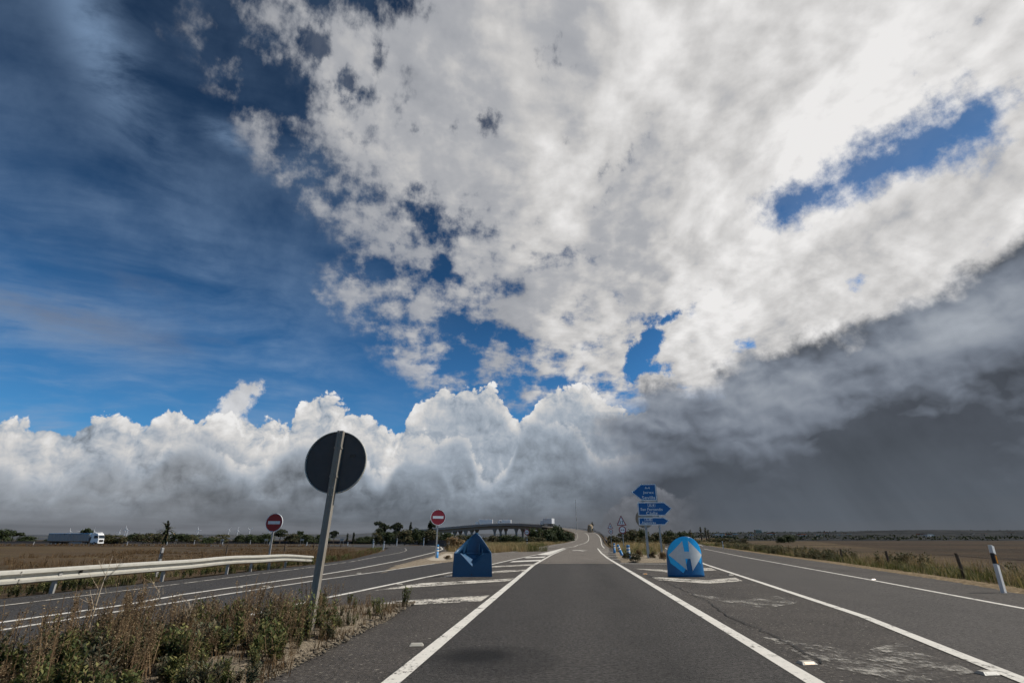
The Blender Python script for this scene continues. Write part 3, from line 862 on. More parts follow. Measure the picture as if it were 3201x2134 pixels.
# hatching
patch('hatch_nose', [(1680, 1733.5), (1753, 1714), (1772, 1709.5), (1745, 1722), (1716, 1734.5)], M['line'], road)
for q, m in (([(1645, 1741), (1708, 1738), (1699, 1742.5), (1640, 1744)], 'line'), ([(1606, 1752.5), (1692, 1748.5), (1686, 1753), (1592, 1757)], 'line'),
             ([(1540, 1769), (1677, 1762), (1670, 1766.5), (1528, 1773.5)], 'worn'), ([(1500, 1790), (1580, 1782), (1648, 1779.5), (1640, 1784), (1480, 1795)], 'worn'),
             ([(1390, 1800), (1430, 1793), (1430, 1800), (1375, 1805)], 'worn'),
             ([(1169, 1846), (1309, 1823), (1608, 1807.5), (1590, 1816), (1400, 1828)], 'worn'), ([(1086, 1902), (1229, 1879), (1530, 1861), (1504, 1879), (1285, 1891)], 'worn'),
             ([(2381, 1990), (2510, 2010), (2690, 2037), (2807, 2010), (3000, 2080), (3050, 2104), (2840, 2140), (2553, 2076)], 'ghost'),
             ([(2135, 1852), (2260, 1868.5), (2331, 1874), (2431, 1863), (2492, 1885), (2398, 1902), (2287, 1888)], 'ghost'),
             ([(2033, 1802), (2210, 1813), (2298, 1805), (2323, 1816), (2215, 1824), (2060, 1813)], 'worn'),
             ([(1983, 1777), (2083, 1780), (2221, 1774), (2240, 1782), (2083, 1788)], 'worn')):
    patch('hatch_stripe', q, M[m], road)
line('stop_line', [(1938, 1761), (2088, 1762.5)], .22, M['line'], road, lift=.012)
for (a, b, y, w) in ((1874.5, 1902, 1716.3, .45), (1877.5, 1908, 1721, .45), (1881.6, 1917, 1725.2, .4), (1889, 1939, 1730.5, .4), (1900, 1975, 1738.5, .35), (1913, 1960, 1747, .3)):
    line('hatch_stripe', [(a, y), (b, y+.6)], w, M['line'], road, lift=.012)
for y in (1712.5, 1716.5, 1721, 1726.5, 1733):
    line('hatch_stripe', [(2068, y), (2068 + (y-1706)*2.45, y)], .35, M['line'], road, lift=.012)
g = G(1812, 1720)
for dx in (-1, 1): flat_poly('direction_arrow', [(g.x, g.y-3.5), (g.x+dx*.14, g.y-3.5), (g.x+dx*.14, g.y+.5), (g.x+dx*.85, g.y-.5), (g.x+dx*.75, g.y+1.2), (g.x, g.y+2.6)][::dx], .015, M['line'], road)
line('lane_dash', [(1667, 1723), (1700, 1717.5)], .16, M['line'], road)
line('road_joint', [(1690, 1757), (1915, 1757)], .10, M['crack'], road, lift=.007)
line('road_joint', [(1683, 1762.5), (1940, 1763)], .07, M['crack'], road, lift=.007)
# a crack wandering along the hatched strip
random.seed(5)
ck = [(1958, 1775), (2075, 1815), (2137, 1845), (2215, 1880), (2268, 1920), (2322, 1945), (2400, 1980), (2440, 2000), (2500, 2030), (2580, 2075)]
ckp = [G(*p) for p in ck]; ckq = []
for p in resample(ckp, .18): ckq.append(p + Vector((random.gauss(0, .025), random.gauss(0, .02), 0)))
line('road_crack', ckq, .022, M['crack'], road, px=False, lift=.013)
ck2 = [(1150, 1858), (1240, 1862), (1330, 1868), (1420, 1872)]

# ------------------------------------------------------------------ islands of gravel and earth on the asphalt
def mound(name, pts, m, height, step=.22, edge=.5, label=None):
    """low uneven heap over an outline; its rim sinks into the road"""
    poly = [Vector((p[0], p[1])) for p in pts]
    x0, x1 = min(p.x for p in poly), max(p.x for p in poly); y0, y1 = min(p.y for p in poly), max(p.y for p in poly)
    def inside(x, y):
        c = False; j = len(poly)-1
        for i in range(len(poly)):
            a, b = poly[i], poly[j]
            if (a.y > y) != (b.y > y) and x < (b.x-a.x)*(y-a.y)/(b.y-a.y) + a.x: c = not c
            j = i
        return c
    def dist(x, y):
        p = Vector((x, y)); best = 1e9
        for i in range(len(poly)):
            a, b = poly[i-1], poly[i]; ab = b-a
            t = max(0, min(1, (p-a).dot(ab)/max(1e-9, ab.length_squared)))
            best = min(best, (p-a-ab*t).length)
        return best if inside(x, y) else -best
    nx, ny = int((x1-x0)/step)+3, int((y1-y0)/step)+3
    idx, vs, fs = {}, [], []
    for j in range(ny):
        for i in range(nx):
            x, y = x0-step+i*step, y0-step+j*step
            d = dist(x, y) + mnoise.noise(Vector((x*2.3, y*2.3, 7)))*.09*edge/.5
            if d > -step*1.6:
                z = height*sstep(0, edge, d) + (-.03 if d < 0 else 0) + .012*sstep(0, .1, d) + (mnoise.noise(Vector((x*4, y*4, 2)))*.014 if d > 0 else 0)
                idx[i, j] = len(vs); vs.append((x, y, z))
    for (i, j) in list(idx):
        q = [(i, j), (i+1, j), (i+1, j+1), (i, j+1)]
        if all(k in idx for k in q): fs.append([idx[k] for k in q])
    o = new_obj(name, mesh_np(name, vs, fs, m, True))
    return tag(o, label, kind='structure')
weed_outline = [G(*p) for p in [(1292, 1885), (1205, 1942), (1105, 1990), (1000, 2047), (828, 2134)]] + [Vector((-1.95, 3.6, 0)), Vector((-1.7, .5, 0)), Vector((-5.6, .5, 0)), Vector((-5.25, 4.6, 0)), G(446, 2014), G(625, 1976), G(880, 1922), G(1040, 1893), G(1180, 1890)]
mound('weed_island', weed_outline, M['gravel'], .05, .12, .5, 'gravelly earth island under the roadside weeds')
nose_outline = [G(*p) for p in [(1180, 1795), (1240, 1779), (1330, 1765), (1420, 1754), (1470, 1742), (1533, 1729), (1427, 1724), (1395, 1720), (1375, 1726), (1345, 1740), (1290, 1752), (1230, 1768)]]
mound('gravel_nose', nose_outline, M['gravel'], .035, .25, .8, 'pale gravel nose between the slip road and the side lane')
mound('nose_pad', [G(*p) for p in [(1320, 1749), (1340, 1755), (1400, 1753), (1425, 1747), (1425, 1733), (1390, 1727), (1365, 1738), (1340, 1743)]], M['pale_gravel'], .06, .2, .5, 'pale worn concrete pad round the blue bollard')
isl_outline = [G(*p) for p in [(1916, 1717), (1921, 1728), (1930, 1745), (1940, 1757), (2000, 1758.5), (2088, 1757.5), (2092, 1744), (2082, 1730), (2071, 1716), (2068, 1707), (2030, 1706), (1970, 1708)]]
mound('sign_island', isl_outline, M['gravel'], .08, .35, .9, 'gravel island carrying the blue direction signs')
# sandy strip at the outer edge of the right-hand road
se = [G(*p) for p in right_edge[::-1]]; se = [re_ext] + se
mound('sandy_verge', [p + Vector((-.10, 0, 0)) for p in se] + [p + Vector((.75, .0, 0)) for p in reversed(se)], M['straw'], .03, .3, .35, 'sandy strip between the right-hand road and the grass')

# ------------------------------------------------------------------ road signs
def lettering(text, cx, cz, width, y, m, parent, cap=None, name='lettering', bold=0.0):
    """flat raised text centred at cx, cz, fitted to a width, facing -y"""
    cu = bpy.data.curves.new('text', 'FONT'); cu.body = text; cu.extrude = 0.002; cu.align_x = 'CENTER'; cu.align_y = 'CENTER'; cu.offset = bold; cu.resolution_u = 3
    tmp = bpy.data.objects.new('tmp', cu); COL.objects.link(tmp)
    bpy.context.view_layer.update()
    me = bpy.data.meshes.new_from_object(tmp.evaluated_get(bpy.context.evaluated_depsgraph_get()))
    bpy.data.objects.remove(tmp); me.name = name
    xs = [v.co.x for v in me.vertices]; ys = [v.co.y for v in me.vertices]
    w, h = max(xs)-min(xs), max(ys)-min(ys)
    sx = width/w; sz = sx if cap is None else cap/h
    mx, mz = (max(xs)+min(xs))/2, (max(ys)+min(ys))/2
    for v in me.vertices: v.co = Vector((cx + (v.co.x-mx)*sx, y - .003 - v.co.z, cz + (v.co.y-mz)*sz))
    me.materials.clear(); me.materials.append(m)
    return new_obj(name, me, parent)
def face_camera(o, p, extra=0.0):
    o.rotation_euler[2] = extra

# the round sign in front, seen from behind
t = empty('round_sign', (-2.70, 7.6, 0))
tag(t, 'large round road sign seen from its dark back, standing in the weeds', 'road sign')
c = AT(1046, 1442, 7.6) - Vector((-2.70, 7.6, 0))
d = MB(); d.disc((c.x, c.z), .452, .062, .067, 72); plate = d.build('plate', M['sign_back'], t)
d = MB(); d.ring((c.x, c.z), .448, .460, .036, .082, 72); d.build('rim', M['rail'], plate)
d = MB(); top = Vector((c.x+.045, 0, c.z+.455)); base = Vector((-.02, 0, -.25))
ax = (top-base).normalized(); sd_v = Vector((ax.z, 0, -ax.x))
w, dp = .088, .105
vs = []
prof = [(-w/2, -dp/2), (-.016, -dp/2), (-.012, -dp/2+.006), (.012, -dp/2+.006), (.016, -dp/2), (w/2, -dp/2), (w/2, dp/2), (-w/2, dp/2)]
for p in (base, top):
    for (a, b) in prof: vs.append(p + sd_v*a + Vector((0, b, 0)))
n = len(prof); d.add(vs, [tuple(range(n)), tuple(range(2*n-1, n-1, -1))] + [(i, (i+1) % n, n+(i+1) % n, n+i) for i in range(n)])
post = d.build('post', M['old_steel'], t)
for s_ in (-.02, .025):
    for zz_ in (.0, .1):
        q = base.lerp(top, (c.z-.48+zz_ +.25)/(top.z+.25)) + sd_v*s_
        d = MB(); d.disc((q.x, q.z), .007, -.062, -.0505, 10); d.build('bolt', M['galvanised'], post)
for zz_ in (c.z-.22, c.z+.20):
    q = base.lerp(top, (zz_+.25)/(top.z+.25))
    d = MB(); d.box((q.x, .0, zz_), (.105, .116, .030)); d.build('clamp', M['old_steel'], post)
d = MB(); d.prism([(c.x+.20, c.z+.07), (c.x+.30, c.z+.075), (c.x+.295, c.z+.12), (c.x+.20, c.z+.115)], .058, .0605); d.build('sticker', M['post_black'], plate)

def no_entry(name, px, py, y, r, label, post_m, base_z=0.0, rz=0.0, pw=.09):
    c = AT(px, py, y)
    t = empty(name, (c.x, y, base_z), rz); tag(t, label, 'road sign')
    cz = c.z - base_z
    d = MB(); d.disc((0, cz), r, -.03, -.005, 56); pl = d.build('plate', M['sign_red'], t)
    d = MB(); d.ring((0, cz), r*.965, r+.012, -.036, .015, 56); d.build('rim', M['sign_white'], pl)
    d = MB(); d.prism([(-r*.72, cz-r*.17), (r*.72, cz-r*.17), (r*.72, cz+r*.17), (-r*.72, cz+r*.17)], -.034, -.0305); d.build('bar', M['sign_white'], pl)
    d = MB(); d.box((0, .03, (cz+r*.8)/2 - .1), (pw, .05, cz + r*.8 + .2)); d.build('post', post_m, t)
    return t
no_entry('no_entry_sign', 857.5, 1632.5, 31.0, .50, 'no entry sign behind the crash barrier', M['galvanised'], gz(-14, 31), R(-4), .10)
no_entry('no_entry_sign', 1369.5, 1616, 36.1, .50, 'no entry sign rising behind the blue and white bollard', M['galvanised'], 0.0, R(14), .10)

def bollard(p, h, r, label, group, lean=(0, 0)):
    t = empty('bollard', p); tag(t, label, 'bollard', group)
    d = MB()
    prof = [(0, r*1.02), (h*.62, r), (h*.63, r*.93), (h*.70, r*.93), (h*.71, r), (h*.88, r), (h*.97, r*.92), (h, r*.6)]
    bands = [(0.0, .52, 'bollard_blue'), (.52, .62, 'bollard_white'), (.62, .72, 'bollard_blue'), (.72, .82, 'bollard_white'), (.82, 1.0, 'bollard_blue')]
    body = None
    for a, b, m in bands:
        d = MB(); rr0 = r if m == 'bollard_blue' else r*1.012
        pts = [(0, 0, h*a), (0, 0, h*b)]; rad = [rr0, rr0]
        if b == 1.0: pts = [(0, 0, h*.82), (0, 0, h*.955), (0, 0, h*.985), (0, 0, h)]; rad = [r, r, r*.9, r*.62]
        if a == 0.0: pts = [(0, 0, -.03), (0, 0, h*.02), (0, 0, h*b)]; rad = [r*1.05, r, r]
        d.tube(pts, rad, 20)
        d.build('reflective_band' if m == 'bollard_white' else 'body', M[m], t, True)
    t.rotation_euler = (lean[0], lean[1], 0)
    return t
bg_ = 'flexible blue and white bollards'
bollard(G(1365, 1746.5), .90, .115, 'blue and white bollard in front of the no entry sign post', bg_)
bollard(G(1921, 1727.5), .88, .11, 'upright blue and white bollard farthest along the island edge', bg_, (0, R(1)))
bollard(G(1946, 1737.5), .90, .11, 'leaning blue and white bollard knocked over between two upright ones', bg_, (R(-6), R(-21)))
bollard(G(1967, 1747.5), .88, .115, 'upright blue and white bollard nearest the direction sign posts', bg_, (0, R(-1.5)))

# ------------------------------------------------------------------ nose markers: blue plastic half drums with an arched top
def marker_shell(name, W, ZC, parent, m, depth=.50, thick=.035, peak=None):
    """half drum bulging to -y, top cut to an arch"""
    r = W/2; na, nz = 40, 14
    vs, fs = [], []
    def col(rr, inner):
        for i in range(na+1):
            a = -math.pi/2 + math.pi*i/na
            x, y = rr*math.sin(a), -rr*math.cos(a)*depth
            xo = r*math.sin(a)
            top = ZC + math.sqrt(max(0.0, r*r - xo*xo))*.985
            if peak is not None:           # pointed, with the tip a little off centre
                u = (xo-peak)/(r-peak) if xo > peak else (peak-xo)/(r+peak)
                top = ZC + .70*max(0.0, 1-u)**.92
            for j in range(nz+1):
                f = j/nz
                lean = 1.0 + .055*(1-f)                # a little wider at the foot
                vs.append((x*lean, y*lean, f*top))
    col(r, False); col(r-thick, True)
    N_ = (na+1)*(nz+1)
    for i in range(na):
        for j in range(nz):
            a = i*(nz+1)+j; b = a+nz+1
            fs.append((a, b, b+1, a+1)); fs.append((N_+a, N_+a+1, N_+b+1, N_+b))
        a = i*(nz+1)+nz; b = a+nz+1
        fs.append((a, b, N_+b, N_+a))
        a = i*(nz+1); b = a+nz+1
        fs.append((a, N_+a, N_+b, b))
    for i in (0, na):
        for j in range(nz):
            a = i*(nz+1)+j
            fs.append((a, a+1, N_+a+1, N_+a) if i == 0 else (a, N_+a, N_+a+1, a+1))
    d = MB(); d.add(vs, fs)
    return d.build(name, m, parent, True)
def on_drum(poly, W, ZC, out, depth=.50, n=10):
    """points of a flat (x, z) outline wrapped on the drum; returns grid strips between the polygon's lower and upper edge"""
    xs = sorted(set([p[0] for p in poly])); x0, x1 = xs[0], xs[-1]
    def span(x):
        zs = []
        for i in range(len(poly)):
            a, b = poly[i-1], poly[i]
            if abs(a[0]-b[0]) < 1e-9:
                if abs(x-a[0]) < 1e-6: zs += [a[1], b[1]]
            elif min(a[0], b[0])-1e-9 <= x <= max(a[0], b[0])+1e-9:
                t = (x-a[0])/(b[0]-a[0]); zs.append(a[1]+(b[1]-a[1])*t)
        return min(zs), max(zs)
    X = sorted(set(xs + [x0 + (x1-x0)*i/(n*2) for i in range(n*2+1)]))
    vs, fs = [], []
    r = W/2
    for x in X:
        lo, hi = span(x)
        for k in range(n+1):
            z = lo + (hi-lo)*k/n
            f = z/(ZC+r); lean = 1.0 + .055*(1-f)
            xx = max(-r*.999, min(r*.999, x/lean))
            y = -math.sqrt(r*r-xx*xx)*depth*lean
            nrm = Vector((xx, y, 0)).normalized()
            vs.append(Vector((xx*lean, y, z)) + nrm*out)
    for i in range(len(X)-1):
        for k in range(n):
            a = i*(n+1)+k; b = a+n+1
            fs.append((a, b, b+1, a+1))
    return vs, fs
MW, MZ = 1.24, .70
hp = G(2145, 1803)
t = empty('nose_marker', (hp.x*(hp.y+.33)/hp.y, hp.y + .33, 0), R(2)); tag(t, 'blue arched nose marker with white double arrow at the island tip', 'traffic marker')
sh = marker_shell('shell', MW, MZ, t, M['marker_blue'])
def wrap(name, poly, m, out):
    vs, fs = on_drum(poly, MW, MZ, out); d = MB(); d.add(vs, fs); return d.build(name, m, sh, True)
rr_ = MW/2
arc = lambda a0, a1, r_, n_=14: [(r_*math.sin(R(a0+(a1-a0)*i/n_)), MZ + r_*math.cos(R(a0+(a1-a0)*i/n_))) for i in range(n_+1)]
wrap('cyan_film', arc(-88, 13, rr_*.975) + [(.13, MZ+.2), (-.12, MZ-.48), (-.19, MZ-.57), (-.55, MZ-.27)], M['film_cyan'], .006)
wrap('blue_film', arc(13.2, 86, rr_*.975) + [(.50, MZ-.30), (.14, MZ+.1)], M['film_blue'], .006)
wrap('arrow', [(-.575, MZ), (-.105, MZ+.46), (-.075, MZ+.12), (-.075, MZ-.12), (-.045, MZ-.49)], M['film_white'], .013)
wrap('arrow', [(.585, MZ), (.095, MZ+.47), (.095, MZ+.12), (.105, MZ-.12), (.135, MZ-.50)], M['film_white'], .013)
wrap('arrow_bar', [(-.08, MZ+.115), (.10, MZ+.115), (.11, MZ-.115), (-.08, MZ-.115)], M['film_white'], .0135)
d = MB(); d.prism([(-rr_*1.04, 0.0), (rr_*1.04, 0.0), (rr_*1.0, MZ), (-rr_*1.0, MZ)], -.03, .0); d.build('back_panel', M['marker_blue'], t)

np_ = G(1476, 1802)
t = empty('nose_marker', (np_.x, np_.y, 0), R(184)); tag(t, 'blue nose marker seen from its open back beside the hatching', 'traffic marker')
MZ2 = .76
sh = marker_shell('shell', 1.28, MZ2, t, M['shell_blue'], .80, .035, -.13)
sh.scale = (1, 1, 1)
H2 = .64
d = MB()
for s_ in (-1, 1):          # back panel with a deep V cut out of it
    d.prism([(0, 0), (s_*H2*1.05, 0), (s_*H2*1.01, MZ2), (s_*H2*.70, MZ2), (0, .33)][::s_], .0, .035)
d.build('back_panel', M['shell_blue'], t)
d = MB()                     # funnel walls running in from the V
for s_ in (-1, 1):
    a, b = Vector((s_*H2*.70, .0, MZ2)), Vector((0, .0, .33)); a2, b2 = Vector((s_*H2*.42, -.34, MZ2-.03)), Vector((0, -.30, .55))
    d.add([a, b, b2, a2], [(0, 1, 2, 3)])
d.add([Vector((-H2*.42, -.34, MZ2-.06)), Vector((H2*.42, -.34, MZ2-.06)), Vector((.0, -.30, .54))], [(0, 1, 2)])
d.build('funnel', M['shell_blue'], t)
for x_ in (-.22, .20):
    d = MB(); d.prism([(x_-.018, MZ2+.02), (x_+.018, MZ2+.02), (x_+.018, MZ2+.30), (x_-.018, MZ2+.30)], -.42, -.30); d.build('fin', M['shell_blue'], t, bevel=.004)
for x_ in (-.33, .33):
    d = MB(); d.prism([(x_-.015, MZ2-.06), (x_+.015, MZ2-.06), (x_+.015, MZ2+.12), (x_-.015, MZ2+.12)], -.30, -.12); d.build('fin', M['shell_blue'], t, bevel=.004)
d = MB(); d.box((0, -.36, MZ2-.02), (.80, .12, .05)); d.build('shelf', M['shell_blue'], t, bevel=.006)
r2 = .64; bead = []
for i in range(25):                # bead added along the shell's edge to catch the sun
    a_ = -math.pi/2 + math.pi*i/24; xo = r2*math.sin(a_); u = (xo+.13)/(r2+.13) if xo > -.13 else (-.13-xo)/(r2-.13)
    bead.append((xo, -r2*math.cos(a_)*.80, MZ2 + .70*max(0.0, 1-u)**.92))
bead = [(-r2*1.055, .0, .0)] + bead + [(r2*1.055, .0, .0)]
d = MB(); d.tube(bead, .022, 8); d.build('edge_bead', M['shell_blue'], t, True)
d = MB(); d.disc((0.02, .07), .022, .034, .040, 16); d.build('drain_plug', M['wood'], t)

# ------------------------------------------------------------------ blue direction signs
SY = 35.2
def pt(px, py, y=SY): p = AT(px, py, y); return (p.x, p.z)
zq = lambda a, b: (1900 + a/7.84, 1480 + b/7.84)
t = empty('direction_sign', (AT(2040, 1700, SY).x, SY, 0)); tag(t, 'three stacked blue arrow signs for Jerez, Sevilla, San Fernando, Cádiz and Algeciras', 'direction sign')
X0 = t.location.x
def panel(pts, texts, lab):
    poly = [(a - X0, b) for a, b in (pt(*zq(*p)) for p in pts)]
    d = MB(); d.prism(poly, -.02, .02); pl = d.build('panel', M['sign_blue'], t); pl['label'] = lab
    d = MB(); d.frame(poly, .055, -.026, -.021); d.build('border', M['sign_white'], pl)
    for (txt, x0, x1, z, cap, boxed) in texts:
        a, b = pt(*zq(x0, z)), pt(*zq(x1, z)); top = pt(*zq(x0, z-cap/2))[1]; bot = pt(*zq(x0, z+cap/2))[1]
        lettering(txt, (a[0]+b[0])/2 - X0, a[1], b[0]-a[0], -.0215, M['sign_white'], pl, cap=(top-bot)*1.05, bold=.014)
        if boxed:
            m_ = (b[0]-a[0])*.22; hh = (top-bot)*.66
            q = [(a[0]-m_-X0, a[1]-hh), (b[0]+m_-X0, a[1]-hh), (b[0]+m_-X0, a[1]+hh), (a[0]-m_-X0, a[1]+hh)]
            d = MB(); d.frame(q, .018, -.025, -.0212); d.build('number_frame', M['sign_white'], pl)
panel([(572, 458), (800, 258), (1165, 248), (1205, 655), (830, 655)], [('A-4', 900, 1025, 345, 56, False), ('Jerez', 855, 1125, 466, 70, False), ('Sevilla', 835, 1160, 583, 72, False)], 'blue arrow panel to Jerez and Sevilla pointing left')
panel([(725, 700), (1370, 695), (1575, 850), (1400, 1025), (750, 1025)], [('A-4', 1002, 1132, 770, 58, True), ('San Fernando', 800, 1340, 870, 66, False), ('Cádiz', 940, 1220, 965, 84, False)], 'blue arrow panel to San Fernando and Cádiz pointing right')
panel([(750, 1068), (1370, 1065), (1502, 1150), (1400, 1257), (765, 1257)], [('A-48', 928, 1068, 1123, 48, True), ('Algeciras', 825, 1175, 1206, 76, False)], 'blue arrow panel to Algeciras pointing right')
for px0, py0 in ((2019, 1512), (2047, 1512)):
    pass
top_z = pt(2020, 1514)[1]
for xx, zb in ((pt(2014, 1600)[0]-X0, 0), (pt(2057, 1600)[0]-X0, 0)):
    d = MB(); d.box((xx, .062, (top_z-.1)/2 - .1), (.11, .08, top_z+.1)); d.build('post', M['galvanised'], t)
for zz_ in (pt(2020, 1566)[1], pt(2020, 1613)[1], pt(2020, 1590)[1], pt(2020, 1540)[1]):
    d = MB(); d.box((.0, .036, zz_), (1.2, .025, .05)); d.build('bracket', M['galvanised'], t)
# a round sign on its own post just behind
y_ = 37.2; c = AT(2014, 1621, y_)
t = empty('round_sign', (c.x+.05, y_, 0)); tag(t, 'round sign mostly hidden behind the blue direction panels', 'road sign')
d = MB(); d.disc((-.05, c.z), .60, .0, .03, 48); pl = d.build('plate', M['sign_grey_back'], t)
d = MB(); d.ring((-.05, c.z), .585, .615, -.01, .05, 48); d.build('rim', M['sign_grey_back'], pl)
d = MB(); d.box((.02, -.035, c.z/2), (.11, .06, c.z+.8)); d.build('post', M['galvanised'], t)

# ------------------------------------------------------------------ warning and prohibition signs
def car_glyph(cx, cz, s, m, parent, y, flip=1):
    d = MB(); d.prism([(cx-s, cz-s*.42), (cx+s, cz-s*.42), (cx+s, cz+s*.05), (cx+s*.62, cz+s*.12), (cx+s*.38, cz+s*.52), (cx-s*.38, cz+s*.52), (cx-s*.62, cz+s*.12), (cx-s, cz+s*.05)], y-.002, y)
    for k in (-1, 1): d.prism([(cx+k*s*.80, cz-s*.75), (cx+k*s*.45, cz-s*.75), (cx+k*s*.45, cz-s*.42), (cx+k*s*.80, cz-s*.42)][::k], y-.002, y)
    return d.build('car_symbol', m, parent)
def ring_sign(parent, cx, cz, r, inner, m='sign_dark_red'):
    d = MB(); d.disc((cx, cz), r*.97, -.025, .0, 44); pl = d.build('round_plate', M['sign_white'], parent)
    d = MB(); d.ring((cx, cz), r*.74, r, -.031, .012, 44); d.build('red_ring', M[m], pl)
    inner(pl, cx, cz, r); return pl
def tri_sign(parent, cx, zb, w, glyph):
    h = w*.93
    poly = [(cx-w/2, zb), (cx+w/2, zb), (cx+w*.035, zb+h), (cx-w*.035, zb+h)]
    d = MB(); d.prism(poly, -.025, .0); pl = d.build('triangle_plate', M['sign_white'], parent)
    d = MB(); d.frame(poly, w*.085, -.031, -.026); d.build('red_border', M['sign_dark_red'], pl)
    glyph(pl, cx, zb, w); return pl
def glyph_two_way(pl, cx, zb, w):
    for s_, x_ in ((-1, cx-w*.115), (1, cx+w*.105)):
        d = MB(); z0, z1 = zb+w*.17, zb+w*.46
        a, b = (z0, z1) if s_ > 0 else (z1, z0)
        d.prism([(x_-w*.028, min(a, b)), (x_+w*.028, min(a, b)), (x_+w*.028, max(a, b)), (x_-w*.028, max(a, b))], -.029, -.0262)
        d.prism([(x_-w*.075, b-s_*w*.10), (x_+w*.075, b-s_*w*.10), (x_, b+s_*w*.03)], -.0295, -.0266)
        d.build('arrow_symbol', M['sign_black'], pl)
def glyph_bend(pl, cx, zb, w):
    d = MB(); pts = [(cx+w*.12, zb+w*.16), (cx+w*.10, zb+w*.30), (cx+w*.02, zb+w*.40), (cx-w*.10, zb+w*.47)]
    for (a, b) in zip(pts, pts[1:]):
        e = (Vector(b)-Vector(a)).normalized(); n_ = Vector((-e.y, e.x))*w*.045
        d.prism([(a[0]-n_.x, a[1]-n_.y), (b[0]-n_.x, b[1]-n_.y), (b[0]+n_.x, b[1]+n_.y), (a[0]+n_.x, a[1]+n_.y)], -.029, -.0262)
    d.build('bend_symbol', M['sign_black'], pl)
def no_pass(pl, cx, cz, r):
    car_glyph(cx-r*.30, cz, r*.24, M['sign_dark_red'], pl, -.0262); car_glyph(cx+r*.30, cz, r*.24, M['sign_black'], pl, -.0262)
def forty(pl, cx, cz, r): lettering('40', cx, cz, r*.95, -.0258, M['sign_black'], pl, cap=r*.62, bold=.02)

y_ = 50.0; c = AT(1943.9, 1655.1, y_); b = AT(1942.8, 1641.3, y_)
t = empty('warning_sign', (c.x+.05, y_, 0), R(3)); tag(t, 'two-way traffic triangle over a no overtaking disc among the shrubs', 'road sign')
tri_sign(t, -.05, b.z, .93, glyph_two_way); ring_sign(t, 0, c.z, .345, no_pass)
d = MB(); d.box((.02, .03, (b.z+.5)/2), (.08, .04, b.z+.5)); d.build('post', M['galvanised'], t)
y_ = 84.0; c = AT(1909.2, 1660.7, y_); b = AT(1908.4, 1651.5, y_)
t = empty('warning_sign', (c.x, y_, 0), R(4)); tag(t, 'left bend triangle over a forty speed limit disc beside the ramp', 'road sign')
tri_sign(t, -.03, b.z, .93, glyph_bend); ring_sign(t, 0, c.z, .36, forty)
d = MB(); d.box((.0, .03, (b.z+.5)/2), (.08, .04, b.z+.5)); d.build('post', M['galvanised'], t)
y_ = 91.0; c = AT(1646.7, 1662, y_); b = AT(1651, 1711, y_)
t = empty('no_overtaking_sign', (c.x, y_, 0), R(-3)); tag(t, 'no overtaking disc on a thin post in the dry grass before the viaduct', 'road sign')
ring_sign(t, 0, c.z, .47, no_pass, 'sign_red')
d = MB(); d.box((.03, .03, c.z/2+.15), (.09, .05, c.z+.3)); d.build('post', M['galvanised'], t)
d = MB(); d.box((.04, -.02, .40), (.16, .05, .80)); dl = d.build('marker_sleeve', M['post_white'], t)
d = MB(); d.box((.04, -.022, .95), (.16, .05, .28)); d.build('black_band', M['post_black'], t)
d = MB(); d.box((.04, -.02, 1.17), (.16, .05, .16)); d.build('marker_cap', M['post_white'], t)

ORD = 'first second third fourth fifth sixth seventh eighth ninth tenth eleventh twelfth thirteenth fourteenth fifteenth sixteenth seventeenth eighteenth nineteenth twentieth'.split()
# ------------------------------------------------------------------ delineator posts
def delineator(p, h, w, label, group=None, lean=0.0, rz=0.0, amber=False, plain=False, front='post_white'):
    t = empty('delineator_post', p, rz); tag(t, label, 'marker post', group)
    t.rotation_euler = (0, lean, rz)
    if plain:
        d = MB(); d.box((0, 0, h*.36), (w, w*.5, h*.72+.1)); d.build('post', M[front], t)
        d = MB(); d.box((0, 0, h*.79), (w*1.01, w*.51, h*.12)); d.build('black_band', M['post_black'], t)
        d = MB(); d.box((0, 0, h*.92), (w, w*.5, h*.14)); d.build('cap', M[front], t)
        return t
    d = MB(); d.prism([(-w/2, -.15), (w/2, -.15), (w/2, h*.575), (-w/2, h*.60)], -w*.28, w*.28); d.build('post', M[front], t, bevel=.004)
    d = MB(); d.prism([(-w/2, h*.60), (w/2, h*.575), (w/2, h*.80), (-w/2, h*.825)], -w*.275, w*.275); bb = d.build('black_band', M['post_black'], t)
    d = MB(); d.prism([(-w*.16, h*.62), (w*.26, h*.61), (w*.26, h*.775), (-w*.16, h*.785)], -w*.31, -w*.276); d.build('reflector', M['amber' if amber else 'sign_white'], bb)
    d = MB(); d.prism([(-w/2, h*.825), (w/2, h*.80), (w/2, h*.985), (-w/2, h)], -w*.28, w*.28); d.build('cap', M[front], t, bevel=.004)
    return t
delineator(G(3138, 1852), 1.08, .135, 'white marker post with amber reflector beside the right-hand road', lean=R(7.5), rz=R(30), amber=True)
delineator(G(2261, 1713), 1.0, .14, 'small white marker post at the far bend of the right-hand road', rz=R(-8))
p = GX(515, 20.5); delineator(p, .92, .14, 'grey-sided marker post standing just behind the crash barrier', rz=R(-38), front='galvanised')
fg = 'white marker posts along the far road'
for i, (px, py, hpx) in enumerate([(102, 1707, 9), (395, 1707, 12), (520, 1704, 10), (694, 1701, 10), (842, 1701, 10), (959, 1700, 10), (1087, 1699, 8)]):
    y_ = 158 - i*2.2
    p = GX(px, y_); s = AT(px, py, y_)
    delineator(Vector((s.x, y_, gz(s.x, y_))), 1.10, .20, ['white marker post at the near edge of the far road, behind the truck', 'white marker post on the near edge of the far road, ahead of the truck', 'white marker post on the far road just below the tall palm'][min(i, 2)] if i < 3 else ORD[i-3] + ' white post right of the tall palm along the far road', fg, plain=True, lean=R(2))
